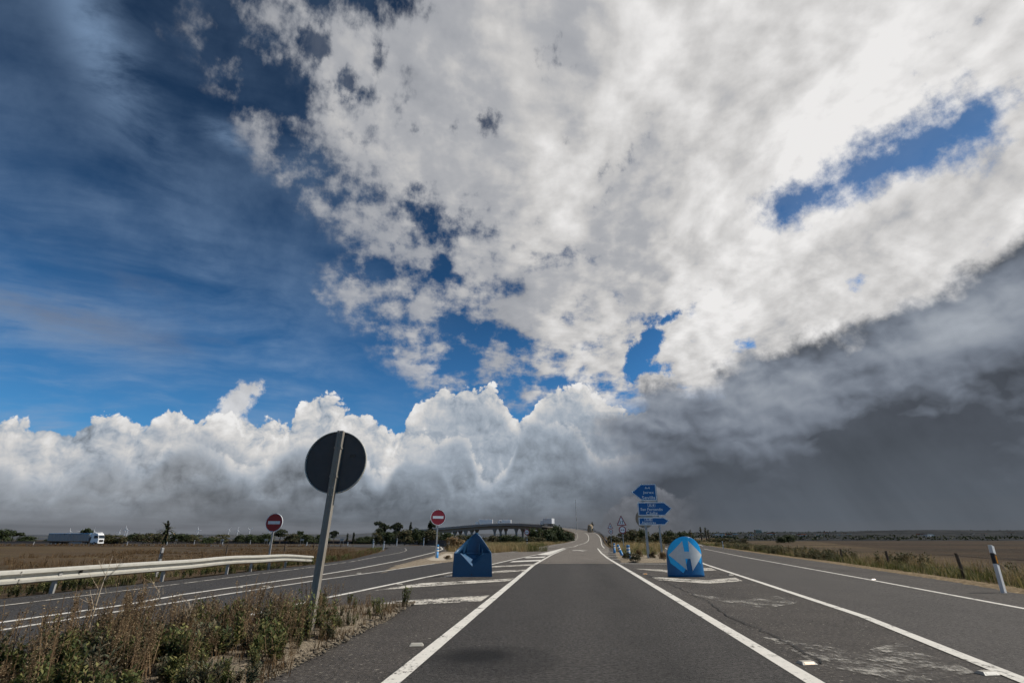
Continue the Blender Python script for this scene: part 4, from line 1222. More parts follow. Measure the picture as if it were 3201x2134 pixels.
for px, py, lab in ((1166, 1711.5, 'white marker post on the grassy tip inside the bend'), (1198, 1717, 'white marker post at the very end of the grassy tip')):
    p = G(px, py); delineator(p, 1.05, .15, lab, plain=True, lean=R(3))
bx_pts = None

# ------------------------------------------------------------------ crash barrier on the left
RX = -11.15
gpts = [(-11.25, 3.0), (-11.2, 8.0), (-11.15, 12.0), (-11.12, 16.0), (-11.08, 20.0), (-10.95, 22.5), (-10.8, 25.0), (-10.72, 27.0), (-10.68, 29.0)]
def rail_z(y): return .575 + .004*math.sin(y*.9) + .035*sstep(18.5, 21, y)*sstep(23.5, 21.4, y) - .20*sstep(25, 30, y)
t = empty('crash_barrier', (RX, 12, 0)); tag(t, 'long galvanised crash barrier edging the slip road', 'crash barrier')
prof = [(0, 0), (.03, .012), (.080, .034), (.088, .088), (.010, .118), (-.004, .155), (.010, .192), (.088, .222), (.080, .276), (.03, .298), (0, .31)]
def beam(y0, y1, last=False):
    ys = [y0 + (y1-y0)*i/6 for i in range(7)]
    vs, fs = [], []
    for y in ys:
        for a, b in zip(gpts, gpts[1:]):
            if a[1] <= y <= b[1]+1e-6: x = a[0] + (b[0]-a[0])*(y-a[1])/(b[1]-a[1]); break
        zt = rail_z(y)
        for (o, h) in prof: vs.append((x+o-RX, y-12, zt-.31+h))
        for (o, h) in reversed(prof): vs.append((x+o-.006-RX, y-12, zt-.31+h))
    k = 2*len(prof)
    for i in range(len(ys)-1):
        for j in range(k): fs.append((i*k+j, i*k+(j+1) % k, (i+1)*k+(j+1) % k, (i+1)*k+j))
    d = MB(); d.add(vs, fs); return d.build('beam', M['rail'], t, False)
for y0, y1 in ((3.0, 8.2), (8.1, 12.5), (12.4, 16.8), (16.7, 20.9), (20.8, 25.0), (24.9, 29.0)): beam(y0, y1)
for y in (4.6, 9.0, 13.5, 17.6, 21.3, 23.2, 24.9, 26.7):
    z = rail_z(y)
    d = MB(); d.box((-.05 + (.1 if y > 21 else 0), y-12, (z-.05)/2 - .1), (.10, .055, z+.12)); d.build('post', M['galvanised'], t)
    d = MB(); d.box((.0 + (.1 if y > 21 else 0), y-12, z-.155), (.10, .09, .12)); d.build('spacer', M['galvanised'], t)
for y in (8.15, 12.45, 16.75, 20.85, 24.95):
    for k in range(4):
        d = MB(); zz_ = rail_z(y) - (.05, .10, .21, .26)[k]
        d.tube([(.088, y-12-.10, zz_), (.105, y-12-.10, zz_)], .016, 8); d.build('bolt', M['old_steel'], t)
for y in (14.1, 21.2):
    d = MB(); d.prism([(.02, rail_z(y)-.18), (.10, rail_z(y)-.17), (.10, rail_z(y)-.10), (.02, rail_z(y)-.11)], y-12-.03, y-12+.0); d.build('reflector', M['post_black'], t)

# ------------------------------------------------------------------ concrete barrier behind the far road, shade put into its colour
t = empty('concrete_barrier', (0, 0, 0)); tag(t, 'low concrete barrier behind the far road, coloured dark for its shaded side', 'barrier')
bl = smooth_line([G(*p) for p in ((1394, 1707), (1345, 1702.6), (1255, 1700), (1100, 1698.8), (900, 1698.3), (700, 1698.3), (400, 1699), (0, 1700), (-500, 1701))], 4)
for i in range(len(bl)-1):
    a, b = bl[i], bl[i+1]
    e = (b-a); L_ = e.length; e.normalize(); n_ = Vector((-e.y, e.x, 0))
    d = MB(); vs = []
    for q in (a + e*.02, b - e*.02):
        for (o, h) in ((-.30, -.1), (-.28, .15), (-.14, .42), (-.11, 1.10), (.11, 1.10), (.14, .42), (.28, .15), (.30, -.1)): vs.append(q + n_*o + Vector((0, 0, h)))
    d.add(vs, [tuple(range(8)), tuple(range(15, 7, -1))] + [(k, (k+1) % 8, 8+(k+1) % 8, 8+k) for k in range(8)])
    d.build('segment', M['shaded_concrete'], t)
for i, (px, y_) in enumerate(((1158, 128), (1233, 120), (1318, 110), (1398, 101), (596, 201), (773, 201))):
    s = AT(px, 1680, y_)
    delineator(Vector((s.x, y_+3.0, gz(s.x, y_))), 1.55, .17, ['leftmost of four white posts above the concrete barrier at the bend', 'second of four white posts above the concrete barrier at the bend', 'third of four white posts above the concrete barrier at the bend', 'white post above the concrete barrier nearest the rusty dry bush', 'lone white post above the far barrier right of the tall palm', 'lone white post above the far barrier left of the round-backed sign'][i], 'marker posts behind the concrete barrier', plain=True)
for i, (px, w_) in enumerate(((553, .9), (697, 1.25), (834, 1.3), (945, 1.35), (1070, 1.3), (1178, 1.45))):
    y_ = 205 if px < 1000 else 168
    s = AT(px, 1680, y_)
    t = empty('chevron_board', (s.x, y_, gz(s.x, y_))); tag(t, ORD[i] + ' from the left of six pale boards behind the far road', 'road sign', 'pale boards behind the far road')
    d = MB(); d.box((0, 0, 1.62), (w_, .04, .62)); d.build('board', M['sign_grey_back'] if i == 0 else M['galvanised'], t)
    for s_ in (-1, 1):
        d = MB(); d.box((s_*w_*.38, .04, .8), (.08, .05, 1.7)); d.build('leg', M['galvanised'], t)

# ------------------------------------------------------------------ vehicles
def wheel(parent, x, y, z, r=.5, w=.32):
    o = MB(); n = 18
    o.tube([(x, y-w/2, z), (x, y+w/2, z)], r, n); wh = o.build('wheel', M['rubber'], parent)
    o = MB(); o.tube([(x, y-w/2-.012, z), (x, y+w/2+.012, z)], r*.52, 12); o.build('rim', M['galvanised'], wh)
def big_truck(x, y, z):
    """articulated tipper heading +x"""
    t = empty('truck', (x, y, z)); tag(t, 'articulated truck with white cab and grey tipper trailer on the far road', 'truck')
    # cab: nose at +x
    d = MB(); d.prism([(5.6, .75), (8.0, .75), (8.06, 1.6), (7.95, 2.1), (7.72, 3.0), (7.4, 3.45), (6.6, 3.72), (5.65, 3.72)], -1.22, 1.22); cab = d.build('cab', M['truck_white'], t, bevel=.07)
    d = MB(); d.add([(8.00, -1.1, 2.05), (8.00, 1.1, 2.05), (7.76, 1.08, 2.98), (7.76, -1.08, 2.98)], [(0, 1, 2, 3)]); d.build('windscreen', M['glass_dark'], cab)
    d = MB(); d.box((8.05, 0, 1.30), (.05, 1.7, .75)); d.build('grille', M['post_black'], cab)
    d = MB(); d.box((8.06, 0, .72), (.18, 2.42, .38)); d.build('bumper', M['truck_white'], cab, bevel=.03)
    for s_ in (-1, 1):
        d = MB(); d.box((8.09, s_*.98, .86), (.06, .34, .20)); d.build('headlight', M['sign_white'], cab)
        d = MB(); d.add([(6.45, s_*1.232, 2.05), (7.55, s_*1.232, 2.05), (7.38, s_*1.232, 2.9), (6.45, s_*1.232, 2.9)], [(0, 1, 2, 3)]); d.build('side_window', M['glass_dark'], cab)
        d = MB(); d.box((7.8, s_*1.42, 2.45), (.14, .22, .62)); d.build('mirror', M['post_black'], cab)
    d = MB(); d.box((6.6, 0, 3.74), (1.2, 1.9, .12)); d.build('roof_deflector', M['truck_white'], cab, bevel=.04)
    # trailer
    d = MB(); d.prism([(-8.0, 1.28), (4.9, 1.28), (4.9, 3.35), (-8.0, 3.35)], -1.25, 1.25); tr = d.build('tipper_body', M['truck_grey'], t, bevel=.05)
    for i in range(14):
        for s_ in (-1, 1):
            d = MB(); d.box((-7.7 + i*.95, s_*1.275, 2.3), (.09, .05, 1.9)); d.build('rib', M['truck_grey'], tr)
    d = MB(); d.box((-1.55, 0, 3.42), (12.9, 2.56, .16)); d.build('tarpaulin', M['truck_blue'], tr, bevel=.04)
    d = MB(); d.box((-1.2, 0, .95), (13.6, .9, .3)); d.build('chassis', M['post_black'], t)
    d = MB(); d.box((5.2, 0, 2.9), (.4, 2.2, .9)); d.build('headboard', M['truck_white'], t)
    for xx in (7.0, 4.6, -3.6, -4.95, -6.3):
        for s_ in (-1, 1): wheel(t, xx, s_*1.08, .5)
    d = MB(); d.box((1.2, -1.2, .75), (4.0, .05, .45)); d.build('side_guard', M['truck_grey'], t)
    return t
big_truck(-137.6, 169, gz(-137, 169)+.01)
def box_truck(x, y, z, rz, L_, H_, label, scale=1.0, rear=False):
    t = empty('box_truck', (x, y, z), rz); tag(t, label, 'truck')
    d = MB(); d.box((-L_/2+.2, 0, 1.1+H_/2), (L_, 2.5, H_)); b_ = d.build('cargo_box', M['truck_white'], t, bevel=.04)
    d = MB(); d.box((-L_+.185, 0, 1.1+H_/2), (.05, .06, H_*.94)); d.build('rear_door_seam', M['sign_dark_red'], b_)
    d = MB(); d.prism([(.6, .7), (2.35, .7), (2.4, 1.5), (2.2, 2.5), (1.7, 2.85), (.6, 2.85)], -1.2, 1.2); cab = d.build('cab', M['truck_white'], t, bevel=.05)
    d = MB(); d.add([(2.41, -1.05, 1.6), (2.41, 1.05, 1.6), (2.23, 1.03, 2.45), (2.23, -1.03, 2.45)], [(0, 1, 2, 3)]); d.build('windscreen', M['glass_dark'], cab)
    d = MB(); d.box((-L_/2+1.2, 0, .85), (L_+2, .9, .25)); d.build('chassis', M['post_black'], t)
    for xx in (1.6, -L_+1.6, -L_+2.8):
        for s_ in (-1, 1): wheel(t, xx, s_*1.05, .45, .45, .3)
    return t

# ------------------------------------------------------------------ viaduct
t = empty('viaduct', (0, 330, 0)); tag(t, 'concrete road viaduct on flared columns curving across behind the trees', 'viaduct')
dk = list(zip(rl[NB-1:], rr[NB-1:]))
vs, fs = [], []
def sect(a, b):
    ac = (a-b); ac.z = 0; ac.normalize()
    return [a + ac*.9 + Vector((0, 0, -.03)), a + ac*.9 + Vector((0, 0, -.45)), a - ac*1.6 + Vector((0, 0, -.65)), a - ac*1.8 + Vector((0, 0, -2.1)), b + ac*1.8 + Vector((0, 0, -2.1)), b + ac*1.6 + Vector((0, 0, -.65)), b - ac*.9 + Vector((0, 0, -.45)), b - ac*.9 + Vector((0, 0, -.03))]
O_ = Vector((0, 330, 0))
for a, b in dk: vs += [p - O_ for p in sect(a, b)]
k = 8
for i in range(len(dk)-1):
    for j in range(k): fs.append((i*k+j, i*k+(j+1) % k, (i+1)*k+(j+1) % k, (i+1)*k+j))
fs += [tuple(range(k)), tuple(range(len(dk)*k-1, (len(dk)-1)*k-1, -1))]
d = MB(); d.add(vs, fs); d.build('deck', M['concrete'], t)
def parapet(line_, off, i0=0):
    vs, fs = [], []
    for i, (a, b) in enumerate(dk[i0:]):
        ac = (a-b); ac.z = 0; ac.normalize(); p = (a + ac*.75 if off > 0 else b - ac*.75) - O_
        for (o, h) in ((-.12, -.02), (.12, -.02), (.12, .85), (-.12, .85)): vs.append(p + ac*o + Vector((0, 0, h)))
    n_ = len(dk[i0:])
    for i in range(n_-1):
        for j in range(4): fs.append((i*4+j, i*4+(j+1) % 4, (i+1)*4+(j+1) % 4, (i+1)*4+j))
    d = MB(); d.add(vs, fs); pp = d.build('parapet', M['concrete'], t)
    ra = []
    for a, b in dk[i0:]:
        ac = (a-b); ac.z = 0; ac.normalize(); ra.append((a + ac*.75 if off > 0 else b - ac*.75) - O_ + Vector((0, 0, 1.12)))
    d = MB(); d.tube(ra, .06, 6); d.build('handrail', M['galvanised'], pp)
    for p in resample(ra, 4.0):
        d = MB(); d.box(p + Vector((0, 0, -.14)), (.07, .07, .28)); d.build('rail_post', M['galvanised'], pp)
parapet(dk, 1); parapet(dk, -1)
def deck_at(x):
    best = min(range(len(mid)-NB), key=lambda i: abs(mid[NB+i].x - x)); return mid[NB+best]
for trio in ((-38.8, -35.6, -32.4), (-28.6, -25.0, -22.0), (-10.6, -7.0, -3.8), (2.6, 6.4, 9.8)):
    for q, x in enumerate(trio):
        m_ = deck_at(x); zt = m_.z - 2.05; yy = m_.y + (q-1)*2.6 - 330
        d = MB(); vs = []
        for (z, wx, wy) in ((-.3, .62, .5), (zt-2.6, .62, .5), (zt-1.5, .78, .55), (zt-.55, 1.25, .62), (zt, 1.42, .65)):
            for (a, b) in ((-1, -1), (1, -1), (1, 1), (-1, 1)): vs.append((x+a*wx, yy+b*wy, z))
        fs = [(i*4+j, i*4+(j+1) % 4, (i+1)*4+(j+1) % 4, (i+1)*4+j) for i in range(4) for j in range(4)]
        d.add(vs, fs); d.build('column', M['concrete'], t)
i_ = NB-4
box_truck(*(AT(1703, 1643, 298)), R(140), 6.0, 2.7, 'white box truck driving away where the ramp meets the viaduct')
box_truck(deck_at(-20).x, deck_at(-20).y, deck_at(-20).z, R(176), 8.6, 2.9, 'white truck on the viaduct nearest the blue marker peak')
box_truck(deck_at(-7).x, deck_at(-7).y, deck_at(-7).z, R(172), 6.0, 2.1, 'white van on the middle of the viaduct')

# guard rail along the outside of the ramp
t = empty('ramp_guard_rail', (rr[12].x, rr[12].y, rr[12].z)); tag(t, 'dark guard rail along the outer edge of the ramp', 'guard rail')
O2 = t.location
ra = [p + Vector((.55, -.1, .62)) - O2 for p in rr[7:NB]]
d = MB()
for a, b in zip(ra, ra[1:]): d.bar(a, b, .06, .32)
d.build('beam', M['shaded_concrete'], t)
for p in resample(ra, 4.0)[::1]:
    d = MB(); d.box(p + Vector((.05, 0, -.32)), (.10, .10, .75)); d.build('post', M['shaded_concrete'], t)

# ------------------------------------------------------------------ mast, stone tower
p = AT(1803, 1649, 262); q = AT(1802, 1561, 262)
t = empty('lamp_mast', (p.x, 262, p.z-1.2)); tag(t, 'tall thin grey mast standing beyond the ramp crest', 'mast')
hh = q.z - p.z + 1.2
d = MB(); d.tube([(0, 0, 0), (0, 0, hh*.5), (0, 0, hh)], [.19, .14, .09], 10); d.build('pole', M['galvanised'], t)
d = MB(); d.tube([(0, 0, hh-.25), (0, 0, hh-.02)], .16, 12); d.build('lamp_head', M['galvanised'], t)
d = MB(); d.box((-.25, 0, 1.2), (1.1, .06, .06)); d.build('crossbar', M['galvanised'], t)
y_ = 238; b = AT(1847.5, 1657, y_); a = AT(1847.5, 1637.5, y_); wr = (AT(1857, 1650, y_).x - AT(1839, 1650, y_).x)/2
t = empty('stone_tower', (b.x+.3, y_+4, b.z-2.5)); tag(t, 'squat round stone tower beside the top of the ramp', 'tower')
hh = a.z - b.z + 2.5
d = MB(); d.tube([(0, 0, 0), (0, 0, hh*.55), (0, 0, hh*.8), (0, 0, hh*.93), (0, 0, hh)], [wr*1.08, wr, wr*.93, wr*.78, wr*.45], 24); tw = d.build('wall', M['stone'], t, True)
d = MB(); d.box((wr*.72, -wr*.7, hh*.55), (.5, .3, .9)); d.build('window', M['post_black'], t)
d = MB(); d.bar((wr*.9, -.5, hh*.72), (wr*1.7, -.8, hh*.45), .12, .12); d.build('strut', M['wood'], t)

# ------------------------------------------------------------------ fence posts and wire in the fields
def fence(spots, h, label, group_h):
    t = empty('wire_fence', spots[0]); tag(t, label, 'fence')
    O3 = Vector(spots[0]); random.seed(3)
    tops = []
    for p in spots:
        le = Vector((random.gauss(0, .06), random.gauss(0, .05), 0))*h
        a = Vector(p) - O3 + Vector((0, 0, -.3)); b = Vector(p) - O3 + le + Vector((0, 0, h))
        d = MB(); d.tube([a, b], [.06, .05], 7); d.build('post', M['wood'], t); tops.append(b)
    for f_ in (.08, .5):
        d = MB()
        for a, b in zip(tops, tops[1:]): d.tube([a - Vector((0, 0, f_)), (a+b)/2 - Vector((0, 0, f_+.05)), b - Vector((0, 0, f_))], .006, 4, False)
        d.build('wire', M['wood'], t)
fence([(14.6, 14.5, -.3), (16.1, 19.5, -.3), (18.0, 26, -.35), (20.6, 34, -.4), (24.4, 46, -.45), (30.5, 64, -.5), (40, 92, -.55)], 1.05, 'weathered post and wire fence in the grass by the right-hand field', 0)
fence([(-19.5, 30, -.1), (-19.0, 36, -.1), (-17.9, 42.5, -.1), (-18.5, 50, -.1), (-20.4, 60, -.1), (-23, 72, -.15)], 1.0, 'grey post and wire fence across the left marsh', 0)

# ------------------------------------------------------------------ road studs
st_labels = [((1302, 2017), 'pale road stud left of the near lane line', 0), ((1249, 1826), 'pale road stud by the hatched nose near the weeds', 0), ((1122, 1791.6), 'pale road stud on the scraped strip of the slip road', 0),
             ((1637, 1787.5), 'pale road stud to the right of the open-backed nose marker', 0), ((747, 1835.5), 'pale road stud between the two slip road lines, farther west', 0), ((832, 1833), 'pale road stud between the two slip road lines, nearer the pole', 0),
             ((2522, 2074), 'amber road stud beside the scraped chevron', 1), ((3085, 2106), 'pale road stud at the right-hand lane line near the bottom', 0), ((2016, 1794), 'amber road stud left of the arrow marker', 1),
             ((2284, 1797), 'pale road stud right of the arrow marker', 0), ((2728, 1811), 'amber road stud on the right-hand edge line', 1)]
for p, lab, am in st_labels:
    g = G(*p); t = empty('road_stud', (g.x, g.y, .004), R(8)); tag(t, lab, 'road stud')
    d = MB(); d.add([(-.085, -.06, 0), (.085, -.06, 0), (.085, .06, 0), (-.085, .06, 0), (-.065, -.03, .024), (.065, -.03, .024), (.065, .03, .024), (-.065, .03, .024)], [(0, 1, 5, 4), (1, 2, 6, 5), (2, 3, 7, 6), (3, 0, 4, 7), (4, 5, 6, 7)])
    d.build('body', M['stud'], t)
    d = MB(); d.add([(-.055, -.0575, .004), (.055, -.0575, .004), (.055, -.036, .0225), (-.055, -.036, .0225)], [(0, 1, 2, 3)]); d.build('reflector', M['amber'] if am else M['stud'], t)

# ------------------------------------------------------------------ plants
rng = np.random.default_rng(11)
def inst(proto, mats):
    """stack many transformed copies of (verts, tris)"""
    v, f = proto; n = len(mats); k = len(v)
    vh = np.c_[v, np.ones(len(v))]
    out = np.einsum('nij,kj->nki', np.asarray(mats)[:, :3, :], vh).reshape(-1, 3)
    ff = (f[None] + (np.arange(n)*k)[:, None, None]).reshape(-1, 3)
    return out, ff
def stack(parts):
    vs, fs, b = [], [], 0
    for v, f in parts:
        vs.append(v); fs.append(f+b); b += len(v)
    return np.concatenate(vs), np.concatenate(fs)
def xf(x, y, z, s=1.0, rz=0.0, sz=None, lean=0.0, la=0.0):
    m = Matrix.Translation((x, y, z)) @ Matrix.Rotation(lean, 4, Vector((math.cos(la), math.sin(la), 0))) @ Matrix.Rotation(rz, 4, 'Z') @ Matrix.Diagonal((s, s, sz or s, 1))
    return np.array(m)
def blade(x, y, h, w, bend, a):
    dx, dy = math.cos(a), math.sin(a); sx, sy = -dy*w/2, dx*w/2
    p = lambda t: (x+dx*bend*t*t, y+dy*bend*t*t, h*t*(1-.12*t))
    a0, a1, a2 = p(0), p(.55), p(1)
    v = [(a0[0]-sx, a0[1]-sy, 0), (a0[0]+sx, a0[1]+sy, 0), (a1[0]-sx*.8, a1[1]-sy*.8, a1[2]), (a1[0]+sx*.8, a1[1]+sy*.8, a1[2]), a2]
    return np.array(v), np.array([(0, 1, 3), (0, 3, 2), (2, 3, 4)])
def tuft(n, h, w, spread, bend):
    return stack([blade(rng.normal(0, spread), rng.normal(0, spread), h*rng.uniform(.55, 1.1), w*rng.uniform(.7, 1.3), bend*rng.uniform(.3, 1.3), rng.uniform(0, 6.28)) for _ in range(n)])
def leafcard(p, d, L_, W_, up=(0, 0, 1)):
    d = np.array(d, float); d /= np.linalg.norm(d)+1e-9
    s_ = np.cross(d, np.array(up, float)); s_ /= np.linalg.norm(s_)+1e-9
    n_ = np.cross(s_, d)
    p = np.array(p, float)
    v = np.array([p, p + d*L_*.45 + s_*W_/2 + n_*L_*.05, p + d*L_*.45 - s_*W_/2 + n_*L_*.05, p + d*L_ - n_*L_*.10])
    return v, np.array([(0, 1, 2), (2, 1, 3)])
def stick(a, b, r0, r1, n=4):
    a, b = np.array(a, float), np.array(b, float); t = (b-a)/ (np.linalg.norm(b-a)+1e-9)
    u = np.cross(t, (0.31, .95, .1)); u /= np.linalg.norm(u)+1e-9; w = np.cross(t, u)
    v, f = [], []
    for k in range(n):
        c, s_ = math.cos(6.283*k/n), math.sin(6.283*k/n)
        v += [a + (u*c + w*s_)*r0, b + (u*c + w*s_)*r1]
    for k in range(n):
        i, j = 2*k, 2*((k+1) % n); f += [(i, j, j+1), (i, j+1, i+1)]
    return np.array(v), np.array(f)
def inpoly(x, y, poly):
    c = False; j = len(poly)-1
    for i in range(len(poly)):
        a, b = poly[i], poly[j]
        if (a[1] > y) != (b[1] > y) and x < (b[0]-a[0])*(y-a[1])/(b[1]-a[1]) + a[0]: c = not c
        j = i
    return c
def stuff(name, parts, m, label):
    v, f = stack(parts)
    return tag(new_obj(name, mesh_np(name, v, f, m)), label, kind='stuff')

# ---- weeds: leafy plants, seeding docks, bare stalks
def leafy_plant(h, n_stem, n_leaf, L_):
    st_, lf = [], []
    for _ in range(n_stem):
        a = rng.uniform(0, 6.28); le = rng.uniform(.05, .38)
        hh = h*rng.uniform(.6, 1.05); b = np.array((math.cos(a)*le*hh, math.sin(a)*le*hh, hh)); o = np.array((rng.normal(0, .03), rng.normal(0, .03), 0))
        st_.append(stick(o, o+b, .004, .002, 3))
        for k in range(n_leaf):
            t_ = .15 + .85*(k+rng.uniform(0, 1))/n_leaf; aa = k*2.4 + rng.uniform(-.5, .5)
            el_ = rng.uniform(.15, .9) + t_*.3
            lf.append(leafcard(o+b*t_, (math.cos(aa)*math.cos(el_), math.sin(aa)*math.cos(el_), math.sin(el_)), L_*rng.uniform(.6, 1.15)*(1.1-.4*t_), L_*.27*rng.uniform(.8, 1.3)))
    return stack(st_), stack(lf)
def dock_plant(h, n_stem, dense=1.0):
    st_, sd_ = [], []
    for _ in range(n_stem):
        a = rng.uniform(0, 6.28); le = rng.uniform(.02, .30); hh = h*rng.uniform(.6, 1.08)
        b = np.array((math.cos(a)*le*hh, math.sin(a)*le*hh, hh)); o = np.array((rng.normal(0, .04), rng.normal(0, .04), 0))
        st_.append(stick(o, o+b, .005, .002, 3))
        for k in range(int(34*dense)):
            t_ = rng.uniform(.35, 1.02)**.9; r_ = .028*(1.25-t_)*rng.uniform(.3, 1.3); aa = rng.uniform(0, 6.28)
            p = o + b*t_ + np.array((math.cos(aa)*r_, math.sin(aa)*r_, rng.normal(0, .006)))
            sd_.append(leafcard(p, (math.cos(aa), math.sin(aa), rng.uniform(-.3, 1.2)), rng.uniform(.012, .026), rng.uniform(.010, .019)))
        for k in range(3):       # side sprays
            t_ = rng.uniform(.45, .9); aa = rng.uniform(0, 6.28); q = o + b*t_; e = q + np.array((math.cos(aa)*.05, math.sin(aa)*.05, rng.uniform(.05, .12)))
            st_.append(stick(q, e, .002, .001, 3))
            for _k in range(int(10*dense)):
                w_ = rng.uniform(0, 1.1); aa2 = rng.uniform(0, 6.28)
                sd_.append(leafcard(q+(e-q)*w_ + rng.normal(0, .008, 3), (math.cos(aa2), math.sin(aa2), .5), .018, .013))
    return stack(st_), stack(sd_)
leafies = [leafy_plant(h, s_, n_, L_) for h, s_, n_, L_ in ((.32, 10, 17, .105), (.40, 9, 20, .090), (.24, 11, 13, .115), (.36, 11, 18, .080))]
docks = [dock_plant(h, s_) for h, s_ in ((.62, 6), (.50, 8), (.70, 5), (.42, 8))]
wo = [(p[0], p[1]) for p in weed_outline]
green_s, green_l, dry_s, dry_l, grey_l = [], [], [], [], []
def weed_spot(x, y):
    """how far in from the gravel edge: 0 at the road side, 1 deep in"""
    ex = -2.0 - max(0, 8.5-y)*.02
    return (ex - x)
cnt = 0
while cnt < 430:
    x, y = rng.uniform(-5.3, -1.9), rng.uniform(4.0, 11.4)
    if not inpoly(x, y, wo): continue
    # distance to the gravelly east edge
    edge_x = None
    for a, b in zip(wo[:6], wo[1:7]):
        if (a[1]-y)*(b[1]-y) <= 0: edge_x = a[0] + (b[0]-a[0])*(y-a[1])/(b[1]-a[1]); break
    if edge_x is None: continue
    din = edge_x - x
    if din < .18 and rng.uniform() < .8: continue
    if y > 9.4 and rng.uniform() < .72: continue
    if y > 8.4 and rng.uniform() < .45: continue
    cnt += 1
    deep = sstep(.3, 1.1, din)
    s_ = rng.uniform(.55, 1.12)*(.62 + .38*deep)*(1.0 if y < 8.6 else .8)
    if x > -2.9 and y > 8.2: s_ *= .75
    u_ = rng.uniform()
    m_ = xf(x, y, .03, s_, rng.uniform(0, 6.28), None, rng.uniform(0, .18), rng.uniform(0, 6.28))
    if u_ < .10 + .27*deep + .18*mnoise.noise(Vector((x*1.4, y*1.4, 5))): k = rng.integers(4); dry_s.append(inst(docks[k][0], [m_])); dry_l.append(inst(docks[k][1], [m_]))
    else:
        k = rng.integers(4); green_s.append(inst(leafies[k][0], [m_])); (green_l if rng.uniform() < .68 else grey_l).append(inst(leafies[k][1], [m_]))
stuff('weeds', green_l, M['weed_green'], 'green leafy weeds crowding the roadside island')
stuff('weeds', grey_l, M['weed_grey'], 'dusty grey-green weeds mixed through the roadside island')
stuff('weeds', dry_l, M['weed_seed'], 'dry brown seed heads of docks over the roadside island')
stuff('weeds', dry_s + green_s, M['weed_stem'], 'thin brown stems of the weeds on the roadside island')
low = [tuft(16, .16, .006, .05, .08) for _ in range(4)]
lows = []
for _ in range(520):
    x, y = rng.uniform(-5.3, -2.0), rng.uniform(4.0, 10.6)
    if inpoly(x, y, wo) and rng.uniform() < .9: lows.append(inst(low[rng.integers(4)], [xf(x, y, .02, rng.uniform(.5, 1.4), rng.uniform(0, 6.28))]))
stuff('grass', lows, M['brown_grass'], 'short brown undergrowth between the roadside weeds')
# stones lying at the gravel edge
def stone(r):
    me = bpy.data.meshes.new('stone'); bm = bmesh.new(); bmesh.ops.create_icosphere(bm, subdivisions=1, radius=r)
    for v in bm.verts: v.co *= 1 + mnoise.noise(v.co*9/r*.1 + Vector((r*99, 0, 0)))*.4; v.co.z *= .6
    v = np.array([tuple(q.co) for q in bm.verts]); f = np.array([[q.index for q in fc.verts] for fc in bm.faces]); bm.free(); bpy.data.meshes.remove(me); return v, f
peb = [stone(r) for r in (.010, .016, .024, .04)]
pebs = []
for _ in range(900):
    t_ = rng.uniform(0, 1)
    a = Vector(wo[0]).lerp(Vector(wo[4]), t_); 
    for q0, q1 in zip(wo[:4], wo[1:5]):
        if (q0[1]-a.y)*(q1[1]-a.y) <= 0: a.x = q0[0] + (q1[0]-q0[0])*(a.y-q0[1])/(q1[1]-q0[1]); break
    x, y = a.x - abs(rng.normal(0, .22)) + .06, a.y
    k = rng.choice(4, p=[.5, .32, .15, .03]); pebs.append(inst(peb[k], [xf(x, y, .035, rng.uniform(.7, 1.3), rng.uniform(0, 6))]))
stuff('pebbles', pebs, M['gravel'], 'pebbles along the gravel edge of the weed island')

# single plants that stand out of the weeds
def weed_thing(name, x, y, kind_, h, label, rz=0.0, mat_='weed_green'):
    t = empty(name, (x, y, .02), rz); tag(t, label, 'weed')
    st_, lf = dock_plant(h, 7, 1.2) if kind_ == 'dock' else leafy_plant(h, 12, 15, .085)
    new_obj('stems', mesh_np('stems', *st_, M['weed_stem']), t)
    new_obj('seed_heads' if kind_ == 'dock' else 'leaves', mesh_np('leaves', *lf, M['weed_seed' if kind_ == 'dock' else mat_]), t)['kind'] = 'stuff'
g = G(1262, 1902); weed_thing('leafy_weed', g.x, g.y, 'leaf', .34, 'green leafy weed alone at the far tip of the gravel island')
g = G(1180, 1930); weed_thing('leafy_weed', g.x, g.y, 'leaf', .26, 'small green weed on the gravel beside the near lane edge')
g = G(880, 2085); weed_thing('leafy_weed', g.x-.1, g.y, 'leaf', .36, 'lush green weed at the gravel edge near the bottom')
g = G(835, 2045); weed_thing('leafy_weed', g.x-.1, g.y, 'leaf', .34, 'broad green weed just left of the gravel edge, below the sign post')
weed_thing('dock_weed', -3.35, 7.1, 'dock', .72, 'tall brown dock left of the round sign post')
weed_thing('dock_weed', -2.45, 7.7, 'dock', .46, 'brown dock close to the right of the round sign post')
weed_thing('dock_weed', -4.25, 6.5, 'dock', .90, 'tallest brown dock at the left of the weeds before the crash barrier')
weed_thing('dock_weed', -2.60, 6.85, 'dock', .56, 'brown dock standing in front of the round sign post')
for (x, y, h, lab) in ((-2.53, 7.0, .56, 'leafy green weed hiding the foot of the round sign post'), (-2.36, 7.3, .42, 'low leafy weed right of the round sign post foot'), (-2.80, 7.15, .54, 'leafy green weed left of the round sign post foot')):
    weed_thing('leafy_weed', x, y, 'leaf', h, lab)
